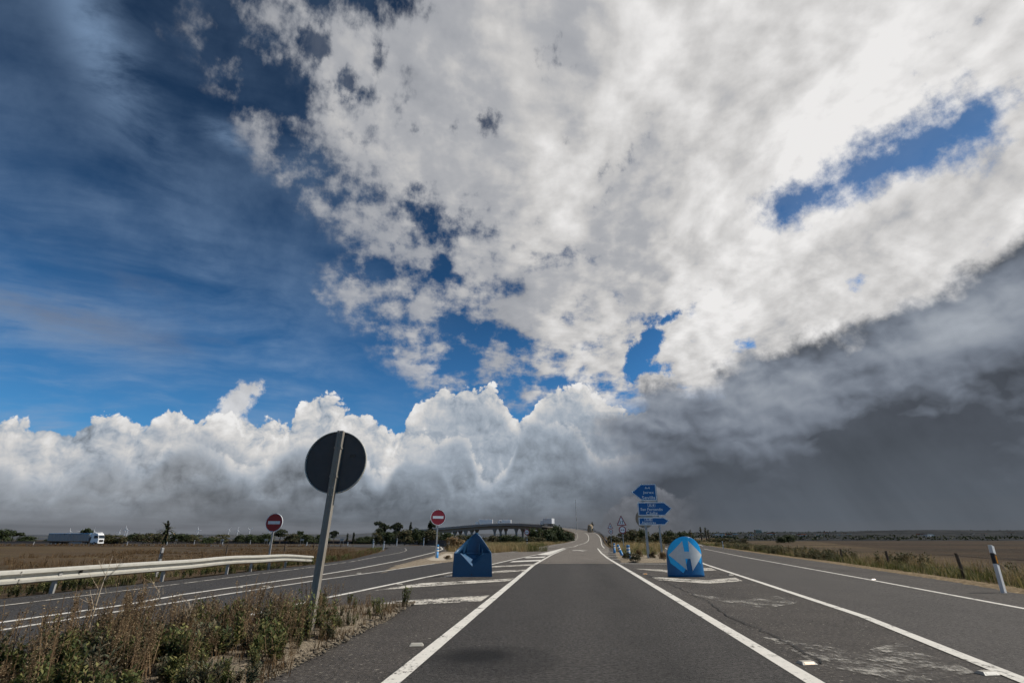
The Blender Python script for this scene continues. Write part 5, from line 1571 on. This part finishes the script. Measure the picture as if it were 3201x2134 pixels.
def bare_stalk(px, pyb, h, label, y):
    b = AT(px, pyb, y)
    t = empty('dry_stalk', (b.x, y, .0)); tag(t, label, 'dry stalk')
    pr = [stick((0, 0, 0), (.02, 0, h*.62), .010, .007, 5), stick((.02, 0, h*.62), (.05, .01, h), .007, .002, 4)]
    for k in range(7):
        t0 = rng.uniform(.40, .95); a = rng.uniform(-.6, .6) + (0 if k % 2 else 3.14); L_ = h*rng.uniform(.15, .33)
        p0 = np.array((.02+.03*max(0, (t0-.62)/.38), 0, h*t0)); p1 = p0 + np.array((math.cos(a)*L_*.65, math.sin(a)*L_*.4, L_*.75))
        pr.append(stick(p0, p1, .004, .0015, 3))
        for q in range(2): pr.append(stick(p0+(p1-p0)*.6, p0+(p1-p0)*.6 + np.array((rng.normal(0, .05), rng.normal(0, .04), rng.uniform(.03, .10))), .002, .001, 3))
    new_obj('stem', mesh_np('stem', *stack(pr), M['dead_stem']), t)
bare_stalk(268, 1990, 1.02, 'tall bleached bare stalk reaching up over the crash barrier', 6.6)
bare_stalk(450, 1990, .66, 'short bleached bare stalk in the gap of the weeds', 6.9)
bare_stalk(566, 2020, .60, 'thin bleached stalk standing right of the gap in the weeds', 6.6)

# ---- grass verges
def along(pts, n, jit, off=0.0):
    """random points along a line, spread sideways to its right"""
    pts = [Vector(p) for p in pts]; seg_ = [(b-a).length for a, b in zip(pts, pts[1:])]; tot = sum(seg_)
    out = []
    for _ in range(n):
        d_ = rng.uniform(0, tot); i = 0
        while i < len(seg_)-1 and d_ > seg_[i]: d_ -= seg_[i]; i += 1
        a, b = pts[i], pts[i+1]; p = a.lerp(b, d_/seg_[i]); t_ = (b-a).normalized(); n_ = Vector((t_.y, -t_.x, 0))
        out.append(p + n_*(off + rng.uniform(0, 1)*jit))
    return out
tall_dry = [tuft(20, .55, .013, .07, .30) for _ in range(4)]
short_gr = [tuft(16, .28, .014, .07, .16) for _ in range(4)]
leafb = [leafy_plant(.38, 8, 10, .11)[1] for _ in range(3)]
re_line = [re_ext] + [G(*p) for p in right_edge[::-1]] + [Vector(p) for p in qr[3:20:3]]
re_line = [Vector((p.x, p.y, 0)) for p in re_line]
def patchy(p, sc, seed): return mnoise.noise(Vector((p.x*sc, p.y*sc, seed)))
dry, grn, lfb = [], [], []
for p in along(re_line, 3400, 3.0, .5):
    d_ = math.hypot(p.x, p.y)
    if d_ < 9: continue
    k = patchy(p, .16, 3.0)
    s_ = rng.uniform(.8, 1.7)*(1 + d_*.003)
    if k > .08 and rng.uniform() < .9: lfb.append(inst(leafb[rng.integers(3)], [xf(p.x, p.y, -.12, s_*1.1, rng.uniform(0, 6.28))]))
    else: grn.append(inst(short_gr[rng.integers(4)], [xf(p.x, p.y, -.08, s_, rng.uniform(0, 6.28))]))
for p in along(re_line, 2700, 2.8, 1.3):
    d_ = math.hypot(p.x, p.y)
    if d_ < 9 or patchy(p, .12, 9.0) < -.18: continue
    dry.append(inst(tall_dry[rng.integers(4)], [xf(p.x, p.y, -.25, rng.uniform(1.0, 1.7)*(1 + d_*.003), rng.uniform(0, 6.28), None, rng.uniform(0, .2), rng.uniform(0, 6))]))
for p in along(re_line, 500, .5, .15):
    if math.hypot(p.x, p.y) > 9: dry.append(inst(short_gr[rng.integers(4)], [xf(p.x, p.y, -.02, rng.uniform(.25, .55), rng.uniform(0, 6.28))]))
stuff('grass', dry, M['dry_grass'], 'tall straw-coloured grass behind the verge of the right-hand road')
stuff('grass', grn, M['green_grass'], 'short green grass along the right-hand road')
stuff('weeds', lfb, M['bush_olive'], 'dark leafy weeds along the right-hand verge')
# left: under and behind the crash barrier, and out over the marsh edge
gl, gb, gg = [], [], []
rail_line = [Vector((-11.3, 3, 0)), Vector((-11.2, 12, 0)), Vector((-11.1, 20, 0)), Vector((-10.75, 27, 0)), G(1000, 1762), G(1100, 1746), G(1190, 1722), G(1200, 1714)]
for p in along(rail_line[::-1], 900, 1.5, .1):
    if patchy(p, .5, 4) > -.05: gl.append(inst(leafb[rng.integers(3)], [xf(p.x, p.y, -.06, rng.uniform(.45, .95), rng.uniform(0, 6.28))]))
    else: gg.append(inst(short_gr[rng.integers(4)], [xf(p.x, p.y, -.05, rng.uniform(.6, 1.2), rng.uniform(0, 6.28))]))
for p in along(rail_line[::-1], 4600, 24, 1.2):
    if p.y > 150: continue
    k = patchy(p, .09, 1.0) + patchy(p, .3, 2.0)*.5
    if k > -.05: gb.append(inst((tall_dry if k > .25 else short_gr)[rng.integers(4)], [xf(p.x, p.y, -.08, rng.uniform(.55, 1.1), rng.uniform(0, 6.28))]))
tip = [G(1000, 1763), G(1100, 1748), G(1190, 1724)]
for p in along(tip[::-1], 500, 8, .1): gb.append(inst(tall_dry[rng.integers(4)], [xf(p.x, p.y, -.06, rng.uniform(.6, 1.3), rng.uniform(0, 6.28))]))
for p in along([Vector((-40, 112, -.3)), Vector((-75, 136, -.45)), Vector((-130, 152, -.45)), Vector((-220, 156, -.45))], 1200, 9, .5):
    gb.append(inst(tall_dry[rng.integers(4)], [xf(p.x, p.y, -.45, rng.uniform(.9, 1.9), rng.uniform(0, 6.28))]))
stuff('weeds', gl, M['weed_green'], 'green weeds at the foot of the crash barrier')
stuff('grass', gg, M['green_grass'], 'green grass under the crash barrier')
stuff('grass', gb, M['brown_grass'], 'rusty brown grass over the marsh behind the crash barrier')
# dry grass between the side lane and the viaduct trees, and on the sign island
mg, mgg = [], []
vl = [G(1427, 1723.5), G(1533, 1726.5), G(1600, 1721.5), G(1665, 1712.5)] + rl[1:14]
for p in along([Vector((q.x, q.y, 0)) for q in reversed(vl)], 2300, 9, .35):
    if p.x/p.y < -.118: continue
    (mg if patchy(p, .12, 6) > -.1 else mgg).append(inst(tall_dry[rng.integers(4)], [xf(p.x, p.y, -.05, rng.uniform(1.1, 2.2), rng.uniform(0, 6.28))]))
stuff('grass', mg, M['dry_grass'], 'tall dry grass between the side lane and the viaduct bushes')
stuff('grass', mgg, M['green_grass'], 'greener tufts in the grass before the viaduct bushes')
io = [(p[0], p[1]) for p in isl_outline]
reed, rg = [], []
for _ in range(2600):
    y = rng.uniform(40, 108); x = rng.uniform(8, 33)
    xl, xr_ = np.interp(y, [40, 54, 81, 110], [8.6, 10.6, 15.2, 20.0]), np.interp(y, [40, 54, 81, 110], [10.8, 15.0, 22.8, 30.0])
    if not (xl < x < xr_): continue
    s_ = rng.uniform(1.2, 2.3)*(1.0 if y > 46 else .8)
    (reed if patchy(Vector((x, y, 0)), .15, 2) > -.22 else rg).append(inst(tall_dry[rng.integers(4)], [xf(x, y, -.05, s_, rng.uniform(0, 6.28))]))
stuff('grass', reed, M['dry_grass'] , 'tall tawny grass on the sign island')
stuff('grass', rg, M['green_grass'], 'green tufts in the tall grass of the sign island')
del dry, grn, lfb, gl, gb, gg, mg, mgg, reed, rg

# ---- bushes and trees
def crown_mesh(name, lobes, n, size, m):
    """leaves spread through overlapping uneven lobes; lobes = (x, y, z, rx, ry, rz)"""
    parts = []
    wts = np.array([l[3]*l[4]*l[5] for l in lobes])**.67; wts /= wts.sum()
    P_ = []
    for _ in range(n):
        l = lobes[rng.choice(len(lobes), p=wts)]
        d_ = rng.normal(0, 1, 3); d_ /= np.linalg.norm(d_)
        if d_[2] < -.45: d_[2] *= -.6
        bump = 1 + .22*mnoise.noise(Vector(d_)*2.3 + Vector((l[0], l[1], l[2]*3)))+ .12*mnoise.noise(Vector(d_)*5.7 + Vector((l[0]*2, 0, l[2])))
        r_ = rng.uniform(.55, 1.02)**.5*bump
        p = np.array((l[0]+d_[0]*l[3]*r_, l[1]+d_[1]*l[4]*r_, l[2]+d_[2]*l[5]*r_))
        if p[2] < .02: p[2] = abs(p[2])*.3 + .02
        nrm = d_ + rng.normal(0, .55, 3)
        t_ = np.cross(nrm, rng.normal(0, 1, 3))
        parts.append(leafcard(p, t_, size*rng.uniform(.7, 1.5), size*rng.uniform(.5, .95), nrm))
    v, f = stack(parts)
    return mesh_np(name, v, f, m)
def bush_proto(kind_, n=520, size=.17, m='bush', seed=0):
    """unit bush about 1 wide and 1 tall"""
    lobes = []
    if kind_ == 'round':
        for _ in range(7):
            a = rng.uniform(0, 6.28); r_ = rng.uniform(.05, .30); rr0 = rng.uniform(.20, .33)
            lobes.append((math.cos(a)*r_, math.sin(a)*r_, rng.uniform(.28, .68), rr0, rr0, rr0*rng.uniform(.85, 1.1)))
        lobes.append((0, 0, .30, .42, .42, .32))
    elif kind_ == 'broad':
        for _ in range(9):
            a = rng.uniform(0, 6.28); r_ = rng.uniform(.1, .40); rr0 = rng.uniform(.14, .24)
            lobes.append((math.cos(a)*r_, math.sin(a)*r_*.7, rng.uniform(.22, .72), rr0, rr0, rr0*1.1))
        lobes.append((0, 0, .25, .48, .40, .28))
    elif kind_ == 'pine':
        for _ in range(9):
            a = rng.uniform(0, 6.28); r_ = rng.uniform(.0, .36); rr0 = rng.uniform(.12, .20)
            lobes.append((math.cos(a)*r_, math.sin(a)*r_, rng.uniform(.48, .92), rr0*1.15, rr0*1.15, rr0*.55))
    elif kind_ == 'conifer':
        for k in range(9):
            z = .12 + k*.095; w_ = .36*(1-k/9.5)
            for q in range(3):
                a = rng.uniform(0, 6.28); lobes.append((math.cos(a)*w_*.5, math.sin(a)*w_*.5, z, w_*.55, w_*.55, .07))
    elif kind_ == 'cypress':
        for k in range(8): lobes.append((rng.normal(0, .03), rng.normal(0, .03), .1+k*.11, .30*(1-.55*k/8), .30*(1-.55*k/8), .12))
    elif kind_ == 'umbrella':
        for _ in range(7):
            a = rng.uniform(0, 6.28); r_ = rng.uniform(.1, .36); lobes.append((math.cos(a)*r_, math.sin(a)*r_, rng.uniform(.72, .90), .19, .19, .11))
    return crown_mesh('crown', lobes, n, size, M[m])
def trunk_mesh(kind_):
    pr = []
    hi = {'round': .5, 'broad': .45, 'pine': .85, 'conifer': .95, 'cypress': .8, 'umbrella': .78}[kind_]
    pr.append(stick((0, 0, -.05), (.01, .01, hi*.55), .028, .020, 6)); pr.append(stick((.01, .01, hi*.55), (-.01, 0, hi), .020, .008, 5))
    for _ in range(6):
        z = rng.uniform(.25, .75)*hi/.85 if kind_ != 'umbrella' else rng.uniform(.55, .72); a = rng.uniform(0, 6.28); r_ = rng.uniform(.14, .30)*(.5 if kind_ in ('cypress', 'conifer') else 1)
        pr.append(stick((0, 0, z), (math.cos(a)*r_, math.sin(a)*r_, z+rng.uniform(.08, .18)), .010, .003, 4))
    return mesh_np('trunk', *stack(pr), M['bark'])
PROTO = {}
for key, kind_, n, size, m in (('round_a', 'round', 1302, .085, 'bush'), ('round_b', 'round', 1302, .085, 'bush'), ('olive_a', 'round', 1302, .085, 'bush_olive'), ('olive_b', 'broad', 1470, .075, 'bush_olive'), ('broad_a', 'broad', 1596, .075, 'bush'),
                               ('broad_b', 'broad', 1596, .075, 'bush'), ('pine_a', 'pine', 1302, .075, 'pine'), ('pine_b', 'pine', 1176, .075, 'pine'), ('conifer', 'conifer', 1302, .070, 'pine'), ('cypress', 'cypress', 1008, .09, 'pine'),
                               ('umbrella', 'umbrella', 756, .085, 'bush'), ('dry', 'broad', 1890, .060, 'dry_bush')):
    PROTO[key] = (bush_proto(kind_, n, size, m), trunk_mesh(kind_))
def plant(name, key, x, y, z, w, h, label, cat='bush', group=None, rz=None):
    t = empty(name, (x, y, z), rng.uniform(0, 6.28) if rz is None else rz); t.scale = (w, w, h)
    tag(t, label, cat, group)
    new_obj('crown', PROTO[key][0], t); new_obj('trunk', PROTO[key][1], t)
    return t
def plant_px(name, key, px, top, wpx, y, label, cat='bush', group=None, zb=None):
    """size taken from the photograph at distance y"""
    a = AT(px, top, y); cd = y*CP + (a.z-CAM_H)*SP; w = wpx*cd/FPX
    zb = gz(a.x, y) - .05 if zb is None else zb
    return plant(name, key, a.x, y, zb, w*1.12, (a.z-zb)*1.04, label, cat, group)
bk = 'bushes lining the marsh behind the far road'
row = [('broad_a', 12, 1650, 70, 'round-topped dark tree at the far left edge', 'tree'), ('umbrella', 45, 1663, 46, 'flat-topped tree beside the far left tree', 'tree'), ('round_a', 92, 1672, 50, None, None), ('broad_b', 158, 1680, 40, None, None),
       ('umbrella', 273, 1651, 36, 'umbrella-shaped tree rising behind the truck', 'tree'), ('olive_a', 325, 1665, 55, None, None), ('olive_b', 372, 1667, 60, None, None), ('round_b', 415, 1665, 50, None, None), ('olive_a', 455, 1663, 55, None, None),
       ('olive_b', 500, 1660, 60, None, None), ('round_a', 562, 1663, 62, None, None), ('olive_a', 606, 1667, 50, None, None), ('broad_a', 650, 1677, 45, None, None), ('olive_b', 688, 1664, 62, None, None), ('round_b', 748, 1669, 36, None, None),
       ('broad_b', 795, 1667, 66, None, None), ('round_a', 838, 1664, 50, None, None), ('pine_a', 880, 1656, 48, 'taller tree just right of the far no entry sign', 'tree'), ('olive_a', 915, 1664, 55, None, None), ('umbrella', 937, 1659, 22, 'small flat-topped tree in the bush row left of the big sign post', 'tree'),
       ('broad_a', 965, 1667, 60, None, None), ('round_b', 1010, 1665, 50, None, None), ('pine_b', 1046, 1659, 34, None, None), ('cypress', 1087, 1667, 12, 'small cypress right of the big sign post', 'tree'), ('cypress', 1107, 1664, 14, 'taller of the two cypresses right of the big sign post', 'tree'), ('broad_b', 1135, 1673, 50, None, None),
       ('round_a', 1160, 1674, 46, None, None)]
nb = 0
for i, (key, px, top, w_, lab, cat) in enumerate(row):
    if lab: plant_px('tree', key, px, top, w_, 225 + (i % 3)*8, lab, cat)
    else:
        plant_px('bush', key, px, top, w_, 214 + (i % 4)*7, ORD[nb] + ' rounded bush from the left in the row behind the far road', 'bush', bk); nb += 1
pg = 'pines by the viaduct'
plant_px('pine_tree', 'pine_a', 1196, 1634, 52, 150, 'broad leftmost pine of the group left of the viaduct', 'tree', pg)
plant_px('pine_tree', 'pine_b', 1243, 1635, 44, 152, 'second pine with a ragged crown left of the viaduct', 'tree', pg)
plant_px('conifer_tree', 'conifer', 1285, 1631, 34, 150, 'pointed conifer among the pines left of the viaduct', 'tree', pg)
plant_px('pine_tree', 'pine_b', 1346, 1628, 32, 155, 'slender open tree showing behind the red no entry disc', 'tree', pg)
vb = 'bushes in front of the viaduct'
for i, (key, px, top, w_, y_) in enumerate((('olive_b', 1180, 1655, 50, 140), ('broad_a', 1222, 1657, 55, 138), ('olive_a', 1268, 1650, 55, 138), ('broad_b', 1312, 1646, 62, 142), ('olive_a', 1350, 1650, 60, 136), ('broad_a', 1392, 1660, 60, 132), ('olive_b', 1430, 1666, 60, 130), ('round_b', 1470, 1670, 46, 140), ('olive_b', 1508, 1674, 50, 128), ('olive_a', 1545, 1670, 50, 150), ('round_a', 1580, 1668, 56, 140), ('broad_b', 1618, 1670, 50, 132), ('olive_b', 1655, 1672, 50, 128))):
    plant_px('bush', key, px, top, w_, y_, ORD[i] + ' olive green bush from the left in front of the viaduct', 'bush', vb)
rb = 'dark shrubs on the left of the ramp'
for key, px, top, w_, y_, lab in (('broad_a', 1672, 1646, 62, 150, 'dark shrub nearest the no overtaking disc left of the ramp'), ('round_a', 1715, 1647, 58, 152, 'dark round shrub below the box truck'), ('round_b', 1735, 1639, 46, 168, 'tallest dark shrub left of the ramp'), ('broad_b', 1766, 1652, 66, 148, 'dark shrub overhanging the left edge of the ramp'),
                                  ('round_a', 1720, 1664, 46, 138, 'small round shrub in front of the dark shrubs by the ramp'), ('olive_a', 1690, 1676, 40, 130, 'low olive shrub at the foot of the dark shrubs by the ramp')):
    plant_px('shrub', key, px, top, w_, y_, lab, 'shrub', rb)
g = G(1424, 1724); plant('dry_bush', 'dry', g.x, g.y+1.2, 0, 3.4, 1.75, 'rusty dry bush beside the open-backed nose marker', 'bush')
ib = 'shrubs behind the sign island'
for i, (key, px, top, w_, y_) in enumerate((('olive_a', 1912, 1672, 36, 100), ('olive_b', 1936, 1657, 62, 96), ('olive_a', 1972, 1650, 60, 100), ('round_a', 2006, 1648, 46, 108), ('olive_b', 2020, 1668, 60, 88), ('olive_a', 2052, 1659, 44, 112), ('olive_b', 2080, 1668, 60, 118), ('round_b', 2096, 1656, 46, 135), ('round_a', 2130, 1657, 36, 150), ('broad_a', 2150, 1661, 50, 170))):
    plant_px('shrub', key, px, top, w_, y_, ORD[i] + ' green shrub from the left behind the sign island', 'shrub', ib, -.1)
sb = 'small weeds on the sign island'
for px, py, w_, h_, key in ((1961, 1751, .62, .50, 'olive_a'), (1987, 1757.5, .80, .55, 'olive_b'), (2076, 1752, .75, .58, 'dry'), (2040, 1748, .55, .55, 'dry'), (2000, 1746, .6, .7, 'dry'), (1400, 1750, .55, .32, 'dry')):
    g = G(px, py); plant('low_bush', key, g.x, g.y, .02, w_, h_, {1961: 'small green bush in front of the nearest island bollard', 1987: 'small green bush left of the direction sign posts', 2076: 'dry tuft beside the arrow marker on the island', 2040: 'dry tuft between the direction sign posts', 2000: 'dry tuft just behind the direction sign posts', 1400: 'dry tuft on the pale nose right of the bollard'}[px], 'bush')
gb_ = 'low green bushes at the field edge on the right'
for i, (px, top, w_, y_) in enumerate(((2215, 1678, 60, 150), (2248, 1677, 60, 160), (2282, 1678, 56, 165), (2312, 1679, 46, 175), (2440, 1674, 30, 210), (2462, 1668, 40, 220))):
    plant_px('bush', 'olive_b' if i < 4 else 'round_a', px, top, w_, y_, ORD[i] + ' low green bush from the left in the hedge beside the right field' if i < 4 else ('smaller' if i == 4 else 'larger') + ' of two dark bushes far out in the right field', 'bush', gb_ if i < 4 else 'lone bushes in the right field', -.5)

# palms
def palm(px, top, base_y, y, wpx, label, skirt=True):
    a = AT(px, top, y); zb = gz(a.x, y) - .2; h = a.z - zb
    cd = y*CP + (a.z-CAM_H)*SP; r_ = wpx*cd/FPX/2
    t = empty('palm_tree', (a.x, y, zb)); tag(t, label, 'palm')
    lean = rng.uniform(-.03, .03)*h
    hc = h - r_*.75
    pr = [stick((0, 0, 0), (lean*.5, 0, hc*.5), .30, .24, 8), stick((lean*.5, 0, hc*.5), (lean, 0, hc), .24, .22, 8)]
    new_obj('trunk', mesh_np('trunk', *stack(pr), M['bark']), t)
    fr = []
    for k in range(46):
        az_ = rng.uniform(0, 6.28); e0 = rng.uniform(-.9, 1.35) if skirt else rng.uniform(-.3, 1.35)
        L_ = r_*rng.uniform(.8, 1.15); p = np.array((lean, 0, hc))
        d_ = np.array((math.cos(az_)*math.cos(e0), math.sin(az_)*math.cos(e0), math.sin(e0)))
        for q in range(4):
            fr.append(leafcard(p, d_, L_/3.2, L_*.30*(1-.15*q))); p = p + d_*L_/4; d_ = d_ + np.array((0, 0, -.20)); d_ /= np.linalg.norm(d_)
    if skirt:
        for k in range(26):
            az_ = rng.uniform(0, 6.28); p = np.array((lean, 0, hc - rng.uniform(0, r_*.9)))
            fr.append(leafcard(p, (math.cos(az_)*.45, math.sin(az_)*.45, -1), r_*.7, r_*.25))
    new_obj('crown', mesh_np('crown', *stack(fr), M['palm']), t)
palm(528, 1633, 1690, 205, 60, 'tall palm standing over the bush row on the left')
palm(2189, 1647, 1685, 175, 17, 'leftmost tall palm behind the arrow marker')
palm(2205, 1649, 1685, 178, 17, 'middle palm of the three behind the arrow marker')
palm(2213, 1655, 1685, 182, 14, 'shortest palm of the three behind the arrow marker')
palm(2156, 1656, 1685, 160, 17, 'stubby palm showing above the arched blue marker')
a = AT(1849, 1630, 246); palm(1849, 1631, 1650, 246, 20, 'palm crown showing above the squat stone tower', False)

# ------------------------------------------------------------------ far country
def ridge(name, pts, y, depth, m, label):
    """long hill whose crest passes through points seen along the horizon"""
    vs, fs = [], []
    q = []
    for (a, b) in zip(pts, pts[1:]):
        n_ = 14
        for k in range(n_): q.append((a[0]+(b[0]-a[0])*k/n_, a[1]+(b[1]-a[1])*k/n_))
    q.append(pts[-1])
    rows = 6
    for (px, py) in q:
        c = AT(px, py, y)
        for r_ in range(rows+1):
            f_ = r_/rows; yy = y - depth*(1-f_); sc = yy/y
            h = (c.z+1)*math.sin(f_*math.pi/2)**1.2*(1 + .10*mnoise.noise(Vector((c.x*.004, yy*.004, 1)))) - 1
            vs.append((c.x*sc, yy, h))
        vs.append((c.x*1.1, y+depth, -2))
    k = rows+2
    for i in range(len(q)-1):
        for j in range(k-1): fs.append((i*k+j, i*k+j+1, (i+1)*k+j+1, (i+1)*k+j))
    d = MB(); d.add(vs, fs); o = d.build(name, m, None, True); return tag(o, label, kind='structure')
M['hill_shaded'] = material('wooded_hill', lambda: gain(cmix(smooth(n3(pos(), .02, 5, .6), .42, .62), (.016, .019, .022), (.034, .036, .038)), .7 + n3(pos(), .09, 4)*.6), .95, .05)  # cloud shadow over the hill is put into this dark colour
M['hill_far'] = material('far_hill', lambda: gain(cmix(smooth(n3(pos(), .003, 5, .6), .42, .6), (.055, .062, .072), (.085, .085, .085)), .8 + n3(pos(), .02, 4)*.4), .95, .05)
ridge('hill', [(2080, 1668), (2200, 1666), (2330, 1664), (2480, 1662), (2640, 1660), (2800, 1658), (2960, 1657), (3120, 1658), (3300, 1656), (3700, 1658), (4300, 1664)], 1500, 620, M['hill_shaded'], 'wooded hill with scattered houses beyond the right field, coloured dark for cloud shadow')
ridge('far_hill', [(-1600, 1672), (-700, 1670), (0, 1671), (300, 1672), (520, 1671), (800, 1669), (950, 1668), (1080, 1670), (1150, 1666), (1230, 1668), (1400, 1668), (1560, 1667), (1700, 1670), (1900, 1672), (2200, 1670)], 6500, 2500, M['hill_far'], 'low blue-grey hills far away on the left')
# trees along the dark hill's crest
ht = [(px + rng.uniform(-6, 6), 1666 - (px-2080)*.0082 + (px-2960)*(px > 2960)*.0082 + rng.uniform(-1.0, 2.0)) for px in np.arange(2120, 3240, 11)]
parts = []
for px, py in ht:
    c = AT(px, py, 1490)
    for _ in range(26):
        d_ = rng.normal(0, 1, 3); d_ /= np.linalg.norm(d_)
        parts.append(leafcard(np.array((c.x, c.y, c.z-3.5)) + d_*np.array((8, 6, 4.2))*rng.uniform(.5, 1), rng.normal(0, 1, 3), 5.0, 4.0, d_))
for _ in range(900):
    px = rng.uniform(2120, 3240); py = rng.uniform(1664, 1683); yy = 900 + (1683-py)/22*560
    c = AT(px, py, yy)
    for _k in range(6):
        d_ = rng.normal(0, 1, 3); d_ /= np.linalg.norm(d_)
        parts.append(leafcard(np.array((c.x, c.y, c.z)) + d_*np.array((6, 5, 2.0)), rng.normal(0, 1, 3), 3.6, 3.0, d_))
stuff('woods', parts, M['pine'], 'dark woods covering the far hill on the right')
# houses scattered over the hill
def house(px, py, y, w, h, roof, wall_m, label, group):
    c = AT(px, py, y)
    t = empty('house', (c.x, c.y, c.z), rng.uniform(-.3, .3)); tag(t, label, 'house', group)
    d = MB(); d.box((0, 0, h/2-1), (w, 8, h+2)); d.build('wall', M[wall_m], t)
    d = MB()
    if roof: d.prism([(-w/2-.3, h-.02), (w/2+.3, h-.02), (w/2-.8, h+2.0), (-w/2+.8, h+2.0)], -4.4, 4.4)
    else: d.box((0, 0, h+.2), (w+.3, 8.3, .4))
    d.build('roof', M['roof_tile'] if roof else M['house_white'], t)
    for k in (-1, 1):
        d = MB(); d.box((k*w*.25, -4.02, h*.55), (w*.16, .1, h*.35)); d.build('window', M['glass_dark'], t)
hg = 'houses scattered on the far hill'
hs = [(2278, 1676), (2298, 1672), (2345, 1675), (2412, 1674), (2478, 1675), (2496, 1672), (2508, 1677), (2516, 1671), (2560, 1676), (2640, 1671), (2655, 1674), (2705, 1669), (2716, 1671), (2748, 1667), (2790, 1673), (2835, 1672), (2862, 1665), (2873, 1664), (2880, 1676),
      (2904, 1678), (2912, 1677), (2938, 1670), (2965, 1667), (3000, 1669), (3012, 1668), (3040, 1674), (3062, 1673), (3075, 1673), (3110, 1668), (3150, 1670), (3165, 1671), (3190, 1670), (2620, 1676), (2585, 1672), (2240, 1674), (2256, 1676)]
for i, (px, py) in enumerate(hs):
    yy = 920 + (1683-py)/22*560
    house(px, py+1.5, yy - 12, float(rng.uniform(7, 15)), float(rng.uniform(3.4, 5.6)), i % 3 == 0, 'house_white' if i % 4 else 'house_ochre', 'small pale house among the trees of the far hill', hg)
c = AT(2370, 1667, 1300)
t = empty('apartment_block', (c.x, c.y, c.z-2)); tag(t, 'ochre flat-topped block standing above the far hill line', 'building')
d = MB(); d.box((0, 0, 5.0), (14.5, 10, 10)); d.build('wall', M['house_ochre'], t)
d = MB(); d.box((0, 0, 10.3), (15, 10.5, .6)); d.build('roof', M['house_white'], t)
for r_ in range(3):
    for k in range(5):
        d = MB(); d.box((-5.4+k*2.7, -5.02, 2.4+r_*2.8), (1.2, .1, 1.5)); d.build('window', M['glass_dark'], t)
d = MB(); c = AT(2330, 1680, 640)
# wind turbines
tp = None; nt_ = 0
for px, hub, basep, rot in ((220, 1660, 1672, .3), (249, 1660, 1671, 1.2), (294, 1658, 1672, .7), (374, 1661, 1672, .9), (394, 1653, 1672, .45), (400, 1656, 1672, 1.9), (621, 1655, 1672, .15), (717, 1654, 1673, 1.0), (744, 1657, 1672, .6), (782, 1655, 1672, 1.6), (842, 1659, 1672, .3)):
    yy = 5200; a = AT(px, hub, yy); b = AT(px, basep+4, yy)
    if tp is None:
        tp = empty('wind_turbine', (0, 0, 0)); tag(tp, 'white wind turbine on the left horizon', 'wind turbine', 'wind turbines on the left horizon')
        d = MB(); d.tube([(0, 0, -62), (0, 0, -1)], [2.0, 1.2], 8); d.build('tower', M['turbine_white'], tp)
        d = MB(); d.box((0, 2.0, 0), (2.6, 6, 2.6)); d.build('nacelle', M['turbine_white'], tp)
        for k in range(3):
            th = k*2.094; d = MB(); ca, sa = math.cos(th), math.sin(th)
            d.tube([(0, -1.4, 0), (ca*8, -1.4, sa*8), (ca*32, -1.4, sa*32)], [.8, 1.5, .4], 6); d.build('blade', M['turbine_white'], tp)
        o = tp
    else: o = copy_tree(tp)
    o['label'] = ORD[nt_] + ' white wind turbine from the left on the horizon'; nt_ += 1
    o.location = a; o.rotation_euler = (0, 0, 0)
    for ch in o.children:
        if ch.name.startswith('blade'): ch.rotation_euler = (0, rot, 0)
